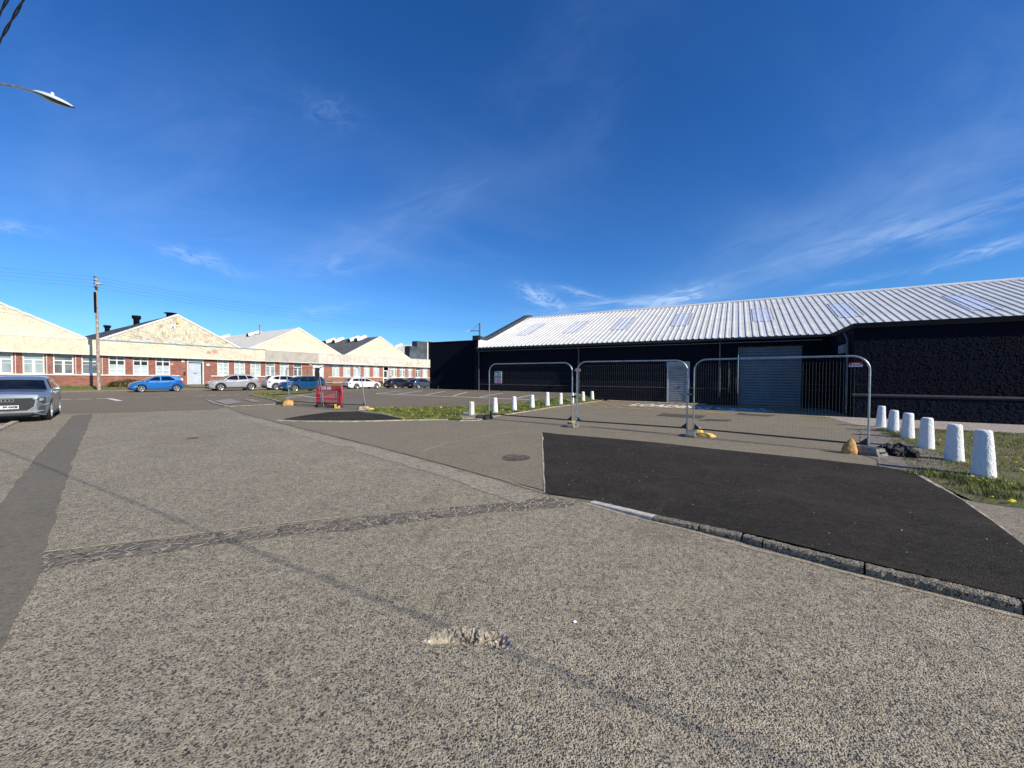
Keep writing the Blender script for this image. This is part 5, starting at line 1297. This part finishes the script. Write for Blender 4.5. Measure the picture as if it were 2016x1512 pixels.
# ------------------------------------------------------------------ cars
def interp(pts, x):
    if x >= pts[0][0]: return pts[0][1]
    for (x0, z0), (x1, z1) in zip(pts, pts[1:]):
        if x <= x0 and x >= x1: return z0+(z1-z0)*((x0-x)/(x0-x1) if x0 != x1 else 0)
    return pts[-1][1]
def car(name, label, pos, ang, L, W, H, wb, fo, R, hood, gh, winds, col, rimdark=False, clad=False, front='dark', scale=1.0, grille=None, metal=.4, roofcol=None):
    """x forward, origin between the axles. hood: (x,z) shoulder line front to back; gh: glasshouse outline (x,z) front to back"""
    root = empty(name, pos, ang); root.scale = (scale,)*3; tag(root, label, 'car', 'cars parked in view')
    mat = col; xn = wb/2+fo; xt = xn-L; hw = W/2; zu = .20 if not clad else .24
    wx = (wb/2, -wb/2); RA = R*1.13
    xs = set([xn, xn-.02, xn-.06, xn-.12, xn-.2, xn-.32, xn-.5, xt, xt+.02, xt+.06, xt+.14, xt+.25, xt+.45])
    for c in wx:
        for k in range(0, 17): xs.add(round(c+RA*math.cos(PI*k/16), 4))
    x = xt+.6
    while x < xn-.5: xs.add(round(x, 3)); x += .22
    xs = sorted([x for x in xs if xt <= x <= xn], reverse=True)
    def wid(x):
        d0 = min(1, (xn-x)/.75); d1 = min(1, (x-xt)/.65); return hw*(1-.30*(1-d0)**2.4)*(1-.22*(1-d1)**2.4)
    def zb(x):
        z = zu+.10*(1-min(1, (xn-x)/.35))**2+.12*(1-min(1, (x-xt)/.35))**2
        for c in wx:
            if abs(x-c) < RA: z = max(z, R+math.sqrt(max(0, RA*RA-(x-c)**2)))
        return z
    def zt(x):
        z = interp(hood, x); return z-.10*(1-min(1, (xn-x)/.14))**2-.05*(1-min(1, (x-xt)/.10))**2
    lv = [(0, .955), (.10, .985), (.30, 1.0), (.52, .995), (.70, .985), (.82, .99), (.92, .965), (.98, .93), (1.0, .88)]
    mb = MB(); vs = []; M_ = len(lv)+2
    for x in xs:
        w_ = wid(x); b, t = zb(x), zt(x); row = [(x, w_*.80, b+.0)]
        for f, k in lv:
            zz = b+(t-b)*f; kk = k
            row.append((x, w_*kk, zz))
        row.append((x, 0, t+.035))
        full = row+[(p[0], -p[1], p[2]) for p in row[:-1]][::-1]; vs += full
    n = len(vs)//len(xs)
    fs = [(i*n+j, i*n+j+1, (i+1)*n+j+1, (i+1)*n+j) for i in range(len(xs)-1) for j in range(n-1)]
    mb.add(vs, fs, True); mb.add(vs[:n], [tuple(range(n))]); mb.add(vs[-n:], [tuple(range(n))])
    body = mb.build('body', mat, root, sharp=32)
    mb = MB(); mb.box(xt+.12, xn-.12, -hw+.24, hw-.24, zu-.02, .55); mb.build('underbody', M['trim'], root)
    # glasshouse
    zbelt = min(gh[0][1], gh[-1][1]); kt = (hw*.93-hw*.70)/(H-zbelt)
    def yw(z): return hw*.925-kt*(z-zbelt)
    fr_ = [-1, -.97, -.8, -.4, 0, .4, .8, .97, 1]
    mb = MB(); vs = []
    for i, (x, z) in enumerate(gh):
        for f in fr_:
            e = abs(f); dz = .0 if e < .9 else (-.012 if e < .99 else -.045); top = (z-zbelt)/(H-zbelt)
            xx = x+(.07*(1-f*f) if i < 2 else (-.04*(1-f*f) if i >= len(gh)-2 else 0))
            vs.append((xx, f*yw(z+dz), z+(dz+.03*(1-f*f))*top))
    n = len(fr_); mb.add(vs, [(i*n+j, i*n+j+1, (i+1)*n+j+1, (i+1)*n+j) for i in range(len(gh)-1) for j in range(n-1)], True)
    for s_ in (0, n-1): mb.add([vs[i*n+s_] for i in range(len(gh))], [tuple(range(len(gh)))])
    mb.build('roof', roofcol or mat, root, sharp=35)
    for s_ in (-1, 1):
        for poly in winds:
            mb = MB(); o0 = [(x, s_*(yw(z)+.034), z) for x, z in poly]; o1 = [(x, s_*(yw(z)-.01), z) for x, z in poly]; m = len(poly)
            mb.add(o0+o1, [tuple(range(m)), tuple(range(2*m-1, m-1, -1))]+[(i, (i+1) % m, m+(i+1) % m, m+i) for i in range(m)]); mb.build('side_window', M['car_glass'], root)
    def screen(i0, i1, nm, sg):
        (x0, z0), (x1, z1) = gh[i0], gh[i1]; mb = MB(); vs = []; ff = [-.93, -.6, -.3, 0, .3, .6, .93]; L_ = math.hypot(x1-x0, z1-z0); nx_, nz_ = sg*(z1-z0)/L_, abs(x1-x0)/L_
        for t in (.10, .5, .93):
            z = z0+(z1-z0)*t; x = x0+(x1-x0)*t
            for f in ff:
                top = (z-zbelt)/(H-zbelt); vs.append((x+(.07 if sg > 0 else -.04)*(1-f*f)+nx_*.008, f*(yw(z)-.01), z+.03*(1-f*f)*top+nz_*.008))
        m = len(ff); mb.add(vs, [(j*m+k, j*m+k+1, (j+1)*m+k+1, (j+1)*m+k) for j in range(2) for k in range(m-1)], True); mb.build(nm, M['car_glass'], root)
    screen(0, 1, 'windscreen', 1); screen(len(gh)-1, len(gh)-2, 'rear_window', -1)
    # wheels
    for cx_ in wx:
        for s_ in (-1, 1):
            we = bpy.data.objects.new('wheel', None)
            yo_ = s_*(wid(cx_)-.03); mb = MB(); tw = .10
            mb.lathe([(R*.66, -tw), (R*.9, -tw), (R, -tw*.7), (R, tw*.7), (R*.9, tw), (R*.66, tw)], 'y', 28, (cx_, yo_-s_*tw, R)); wh_ = mb.build('wheel', M['tyre'], root)
            mb = MB(); mb.lathe([(R*.70, 0), (R*.68, s_*.012), (R*.60, s_*.0), (R*.58, -s_*.03)], 'y', 28, (cx_, yo_, R)); 
            for k in range(5):
                a = 2*PI*k/5+.3
                for da in ((-.16, .16),) if not rimdark else ((-.22, -.07), (.07, .22)):
                    q = []
                    for rr, sp in ((R*.10, 1.6), (R*.62, .9)):
                        for d_ in da: q.append((cx_+rr*math.cos(a+d_*sp), yo_-s_*(.012 if rr < .2*R else .004), R+rr*math.sin(a+d_*sp)))
                    mb.add([q[0], q[1], q[3], q[2]]+[(u, v-s_*.03, w_) for u, v, w_ in (q[0], q[1], q[3], q[2])], [(0, 1, 2, 3), (7, 6, 5, 4), (0, 4, 5, 1), (1, 5, 6, 2), (2, 6, 7, 3), (3, 7, 4, 0)])
            mb.lathe([(.001, -s_*.002), (R*.16, -s_*.006), (R*.17, -s_*.04)], 'y', 16, (cx_, yo_, R)); mb.build('rim', M['rim'], wh_)
            mb = MB(); mb.lathe([(.001, -s_*.07), (R*.64, -s_*.07)], 'y', 20, (cx_, yo_, R)); mb.build('brake_recess', M['rimdark'], wh_)
    if clad:
        for cx_ in wx:
            for s_ in (-1, 1):
                mb = MB(); N_ = 20; vs = []
                for k in range(N_+1):
                    a = -.12+(PI+.24)*k/N_
                    for rr, dy in ((RA*.99, -.05), (RA*.99, .012), (RA*1.17, .008), (RA*1.17, -.05)):
                        x = cx_+rr*math.cos(a); vs.append((x, s_*(wid(x)*1.0+dy), max(zu-.02, R+rr*math.sin(a))))
                mb.add(vs, [(k*4+j, k*4+j+1, k*4+j+5, k*4+j+4) for k in range(N_) for j in range(3)], True); mb.build('arch_trim', M['trim'], root)
        for s_ in (-1, 1):
            mb = MB(); mb.box(-wb/2+RA, wb/2-RA, min(s_*(hw*.90), s_*(hw*1.005)), max(s_*(hw*.90), s_*(hw*1.005)), zu-.04, zu+.13); mb.build('sill_trim', M['trim'], root)
    else:
        for s_ in (-1, 1):
            mb = MB(); mb.box(-wb/2+RA, wb/2-RA, min(s_*(hw*.90), s_*(hw*.985)), max(s_*(hw*.90), s_*(hw*.985)), zu-.02, zu+.06); mb.build('sill_trim', M['trim'], root)
    zh = interp(hood, xn); zr = interp(hood, xt)
    def corner(x0, depth, y0, y1, z0, z1, mat_, nm, s_, sg):
        # wraps round the corner just proud of the body skin
        mb = MB(); pts = []; N_ = 6
        for k in range(N_+1):
            t = k/N_; x = x0-sg*depth*t**1.6; 
            y = (y0+(y1-y0)*t) if t < .6 else None
            ywid = wid(x)*.992+.006
            yy = min(ywid, y0+(ywid-y0)*min(1, t*1.9)); pts.append((x+sg*.008*(1-t), s_*yy))
        vs = []
        for k, (x, y) in enumerate(pts):
            t = k/N_; vs += [(x, y, z0+(z1-z0)*.25*t), (x, y, z1)]
        mb.add(vs, [(2*k, 2*k+1, 2*k+3, 2*k+2) for k in range(N_)], True); mb.build(nm, mat_, root, fix=True)
    for s_ in (-1, 1):
        corner(xn, .42, hw*.42, hw, zh-.24, zh-.10, M['headl'], 'headlight', s_, 1)
        corner(xt, .30, hw*.48, hw, zr-.26, zr-.08, M['taill'], 'tail_light', s_, -1)
        zm = gh[0][1]+.06; xm = gh[1][0]+(gh[0][0]-gh[1][0])*.62
        mb = MB(); mb.lathe([(.001, -.10), (.07, -.07), (.085, 0), (.07, .08), (.001, .11)], 'y', 12, (0, 0, 0)); mb.v = [(x*.9+xm, y+s_*(hw+.04), z*.85+zm) for x, y, z in mb.v]; mb.box(xm-.02, xm+.03, min(s_*(hw-.08), s_*(hw+.0)), max(s_*(hw-.08), s_*hw), zm-.03, zm); mb.build('wing_mirror', mat, root)
        for xd in (.15, -.75):
            zd = interp(hood, xd)-.13; mb = MB(); mb.box(xd-.1, xd+.1, min(s_*(hw*.975), s_*(hw+.012)), max(s_*(hw*.975), s_*(hw+.012)), zd, zd+.03); mb.build('door_handle', mat, root)
        # door shut lines
    for xd in (gh[1][0]-.05+.55, (gh[1][0]+gh[-2][0])/2+.05, gh[-2][0]+.15):
        for s_ in (-1, 1):
            if min(abs(xd-c) for c in wx) < RA: continue
            mb = MB(); vs = []
            for f, k in lv[1:-2]:
                b, t = zb(xd), zt(xd); zz = b+(t-b)*f
                for dx_ in (-.004, .004): vs.append((xd+dx_, s_*(wid(xd)*k+.002), zz))
            mb.add(vs, [(2*i, 2*i+1, 2*i+3, 2*i+2) for i in range(len(lv)-4)]); mb.build('door_gap', M['trim'], root)
    # plates
    if front != 'custom':
        mb = MB(); mb.box(xn-.02, xn+.012, -.26, .26, .40, .51); mb.build('number_plate', M['plate'], root)
        mb = MB(); mb.prism_x([(-hw*.42, zh-.30), (hw*.42, zh-.30), (hw*.46, zh-.14), (-hw*.46, zh-.14)], xn-.02, xn+.006); mb.build('grille', M['trim'], root)
        mb = MB(); mb.prism_x([(-hw*.55, .25), (hw*.55, .25), (hw*.6, .36), (-hw*.6, .36)], xn-.03, xn+.004); mb.build('air_intake', M['trim'], root)
    mb = MB(); mb.box(xt-.012, xt+.02, -.26, .26, zr-.42, zr-.31); mb.build('number_plate', M['plate'], root)
    mb = MB(); mb.box(xt-.008, xt+.06, -hw*.72, hw*.72, zu+.08, zu+.24); mb.build('rear_bumper_trim', M['trim'], root)
    return root, xn, wid, zt
dA = FACE[1]       # direction of the street
def along(px, py, side_y, ddx, ang, W, scale=1.0):
    """centre of a car whose near-side wheel (at ddx from the centre) touches the ground at a pixel"""
    p = at(px, py); c, s = math.cos(ang), math.sin(ang); lx_, ly_ = ddx*scale, side_y*(W/2-.12)*scale
    return Vector((p.x-(c*lx_-s*ly_), p.y-(s*lx_+c*ly_), h(p.x, p.y)))
BLUE = paint('bright_blue_car_paint', (.002, .13, .42), .2); SILV = paint('silver_car_paint', (.50, .48, .47), .5); PEARL = paint('pearl_white_car_paint', (.66, .69, .72), .1)
TEAL = paint('petrol_blue_car_paint', (.008, .085, .22), .35); WHT = paint('white_car_paint', (.80, .80, .78), .0); BLK = paint('black_car_paint', (.008, .009, .014), .2); GREY = paint('blue_grey_car_paint', (.055, .07, .10), .4)
Q2 = paint('pale_steel_blue_car_paint', (.30, .34, .37), .55, .3)
# small blue hatchback, nose to the left
hood = [(1.9, .62), (1.72, .80), (1.45, .90), (.95, 1.0), (.2, .98), (-1.0, 1.04), (-1.62, 1.06), (-1.70, .95)]
gh = [(1.05, .96), (.38, 1.36), (.0, 1.45), (-.7, 1.47), (-1.28, 1.42), (-1.60, 1.05)]
wins = [[(.82, 1.02), (.32, 1.32), (-.05, 1.38), (-.07, 1.03)], [(-.15, 1.03), (-.14, 1.385), (-.75, 1.39), (-1.10, 1.12), (-1.05, 1.05)]]
car('blue_hatchback', 'bright blue small hatchback parked before the brick factory, nose to the left', along(278.2, 772.1, 1, 1.2, dA+PI, 1.62), dA+PI, 3.62, 1.62, 1.48, 2.40, .68, .31, hood, gh, wins, BLUE, rimdark=True)
# silver crossover, nose left
hood = [(2.2, .78), (2.0, .93), (1.6, 1.02), (1.05, 1.10), (.2, 1.06), (-1.0, 1.14), (-2.05, 1.20), (-2.2, 1.0)]
gh = [(1.15, 1.06), (.45, 1.50), (0, 1.62), (-.8, 1.64), (-1.6, 1.58), (-2.1, 1.18)]
wins = [[(.95, 1.12), (.42, 1.46), (0, 1.54), (-.15, 1.54), (-.17, 1.12)], [(-.24, 1.13), (-.22, 1.54), (-.85, 1.54), (-1.0, 1.16)], [(-1.06, 1.17), (-.92, 1.53), (-1.35, 1.50), (-1.68, 1.30), (-1.3, 1.20)]]
car('silver_crossover', 'silver beige crossover with black wheel arches, nose to the left, right of the roller door', along(434.3, 769.6, 1, 1.33, dA+PI, 1.85), dA+PI, 4.47, 1.85, 1.65, 2.67, .88, .36, hood, gh, wins, SILV, clad=True)
# white crossover seen from behind-right
gh2 = [(1.15, 1.06), (.42, 1.52), (-.1, 1.62), (-.9, 1.63), (-1.65, 1.55), (-2.15, 1.12)]
wins2 = [[(.95, 1.12), (.40, 1.46), (-.08, 1.53), (-.10, 1.12)], [(-.18, 1.13), (-.16, 1.53), (-.80, 1.53), (-.9, 1.16)], [(-.98, 1.17), (-.88, 1.52), (-1.3, 1.48), (-1.62, 1.30), (-1.3, 1.20)]]
car('white_crossover', 'white crossover with dark tailgate, rear towards us, half hidden behind the petrol blue car', along(542.9, 767.9, -1, -1.33, dA, 1.84), dA, 4.4, 1.84, 1.64, 2.66, .90, .35, hood, gh2, wins2, PEARL, clad=True)
# petrol blue crossover, nose left, parked nearer
hood3 = [(2.05, .74), (1.9, .92), (1.5, 1.0), (1.0, 1.06), (.2, 1.0), (-1.0, 1.05), (-1.9, 1.12), (-2.05, .95)]
gh3 = [(1.1, 1.02), (.62, 1.42), (.25, 1.54), (-.8, 1.56), (-1.65, 1.50), (-1.98, 1.10)]
wins3 = [[(.93, 1.06), (.58, 1.40), (.28, 1.47), (-.02, 1.48), (-.04, 1.05)], [(-.10, 1.05), (-.09, 1.48), (-.80, 1.49), (-.85, 1.08)], [(-.92, 1.09), (-.88, 1.48), (-1.45, 1.45), (-1.70, 1.16)]]
angB = dA+PI+.10
car('petrol_blue_crossover', 'dark petrol blue crossover parked nearer than the others behind the left fence', along(580, 771.8, 1, 1.3, angB, 1.8), angB, 4.2, 1.8, 1.57, 2.6, .82, .36, hood3, gh3, wins3, TEAL, clad=True)
# white estate, rear left
hood4 = [(2.35, .62), (2.2, .74), (1.7, .86), (1.05, .94), (.2, .93), (-1.4, .98), (-2.5, 1.0), (-2.6, .85)]
gh4 = [(1.25, .92), (.35, 1.34), (-.1, 1.43), (-1.0, 1.46), (-2.05, 1.38), (-2.52, .98)]
wins4 = [[(.98, .97), (.32, 1.27), (-.12, 1.36), (-.20, .98)], [(-.27, .98), (-.20, 1.365), (-1.0, 1.38), (-1.1, 1.0)], [(-1.16, 1.0), (-1.08, 1.375), (-1.85, 1.32), (-2.1, 1.08)]]
car('white_estate', 'white estate car parked between two leaning fence posts, nose to the right', along(701.6, 765.8, -1, -1.49, dA, 1.87), dA, 4.95, 1.87, 1.48, 2.97, .88, .34, hood4, gh4, wins4, WHT, rimdark=True)
hood5 = [(2.1, .64), (1.95, .80), (1.5, .90), (1.0, .96), (.2, .95), (-1.0, 1.0), (-1.95, 1.04), (-2.1, .85)]
gh5 = [(1.1, .94), (.3, 1.36), (-.15, 1.45), (-.9, 1.44), (-1.5, 1.34), (-2.0, 1.02)]
wins5 = [[(.85, 1.0), (.27, 1.30), (-.17, 1.38), (-.22, 1.0)], [(-.29, 1.0), (-.24, 1.38), (-.85, 1.37), (-1.35, 1.12), (-1.25, 1.04)]]
car('black_hatchback', 'black hatchback right of the white estate, nose to the right', along(777, 764.8, -1, -1.32, dA, 1.8), dA, 4.3, 1.8, 1.45, 2.64, .82, .33, hood5, gh5, wins5, BLK)
car('blue_grey_hatchback', 'dark blue grey hatchback cut off by the corner of the black wall', along(822.9, 764.8, -1, -1.32, dA, 1.8), dA, 4.3, 1.8, 1.50, 2.64, .82, .33, hood5, gh5, wins5, GREY)
q = along(826, 762.5, -1, -1.32, dA, 1.8); q += Vector((-2.2, 2.6, 0))
car('dark_parked_car', 'very dark car almost hidden behind the blue grey hatchback', q, dA, 4.3, 1.8, 1.60, 2.64, .82, .34, hood5, [(x, z+.12*(z > 1.2)) for x, z in gh5], wins5, BLK)
# the pale steel blue crossover at the left edge
angQ = math.atan2(-.70, .714); hoodQ = [(2.1, .78), (2.0, .90), (1.7, .97), (1.35, 1.0), (.95, 1.04), (.2, 1.0), (-1.0, 1.05), (-1.9, 1.08), (-2.1, .92)]
ghQ = [(.98, 1.0), (.30, 1.38), (-.05, 1.47), (-.8, 1.50), (-1.5, 1.43), (-2.0, 1.06)]
winsQ = [[(.75, 1.05), (.28, 1.34), (-.05, 1.41), (-.20, 1.415), (-.22, 1.05)], [(-.28, 1.05), (-.26, 1.415), (-.85, 1.42), (-1.3, 1.18), (-1.2, 1.08)]]
rQ, xn, widQ, ztQ = car('pale_blue_crossover', 'pale steel blue crossover with big framed grille at the left edge of the photo', along(93.8, 826.5, 1, 1.30, angQ, 1.79), angQ, 4.2, 1.79, 1.50, 2.6, .82, .345, hoodQ, ghQ, winsQ, Q2, front='custom')
def fpoly(poly, x0, x1, mat_, nm, par=rQ):   # poly in (y,z) on the nose
    mb = MB(); mb.prism_x(poly, x0, x1); return mb.build(nm, M[mat_], par)
oct_ = [(-.52, .80), (.52, .80), (.60, .72), (.56, .52), (.42, .40), (-.42, .40), (-.56, .52), (-.60, .72)]
gr = fpoly([(y*1.06, .6+(z-.6)*1.10) for y, z in oct_], xn-.03, xn+.012, 'chrome', 'grille_surround')
gq = fpoly(oct_, xn-.03, xn+.020, 'trim', 'grille')
mb = MB()
for k in range(7): 
    z = .45+k*.05; mb.box(xn+.021, xn+.027, -.50, .50, z, z+.012)
mb.build('grille_bars', M['rimdark'], gq)
mb = MB()
for k in range(4):
    yc = (-1.5+k)*.078; N_ = 24
    for j in range(N_):
        a0, a1 = 2*PI*j/N_, 2*PI*(j+1)/N_; r0, r1 = .040, .052
        mb.add([(xn+.034, yc+r_*math.cos(a), .735+r_*math.sin(a)) for r_, a in ((r0, a0), (r1, a0), (r1, a1), (r0, a1))], [(0, 1, 2, 3)])
mb.build('ring_emblem', M['chrome'], gq, fix=False)
pl = fpoly([(-.26, .465), (.26, .465), (.26, .575), (-.26, .575)], xn+.020, xn+.034, 'plate', 'number_plate')
vs, fs = text_mesh('75 OCE', .1); xs_ = [v[0] for v in vs]; ys2 = [v[1] for v in vs]
mb = MB(); mb.add([(xn+.036, -.06+(v[0]-min(xs_))/(max(xs_)-min(xs_))*.30, .485+(v[1]-min(ys2))/(max(ys2)-min(ys2))*.072) for v in vs], fs); mb.build('plate_lettering', M['signblack'], pl, fix=False)
for s_ in (-1, 1):
    fpoly([(s_*.60, .40), (s_*.80, .40), (s_*.80, .55), (s_*.72, .55)], xn-.10, xn-.035, 'trim', 'side_intake')
    # visible headlamp pieces
    for q_, (z0_, z1_) in enumerate(((.735, .785), (.70, .72))):
        fpoly([(s_*.665, z0_), (s_*.775, z0_+.008), (s_*.77, z1_+.005), (s_*.68, z1_-.005)], xn-.046, xn-.040, 'headl', 'daytime_light')
    fpoly([(s_*.66, .80), (s_*.60, .74), (s_*.64, .68), (s_*.80, .68), (s_*.82, .82)], xn-.12, xn-.045, 'trim', 'headlight_housing')
fpoly([(-.62, .335), (.62, .335), (.80, .40), (.56, .385), (-.56, .385), (-.80, .40)], xn-.06, xn+.006, 'chrome', 'lip_trim')
fpoly([(-.50, .25), (.50, .25), (.58, .325), (-.58, .325)], xn-.04, xn+.002, 'trim', 'lower_intake')
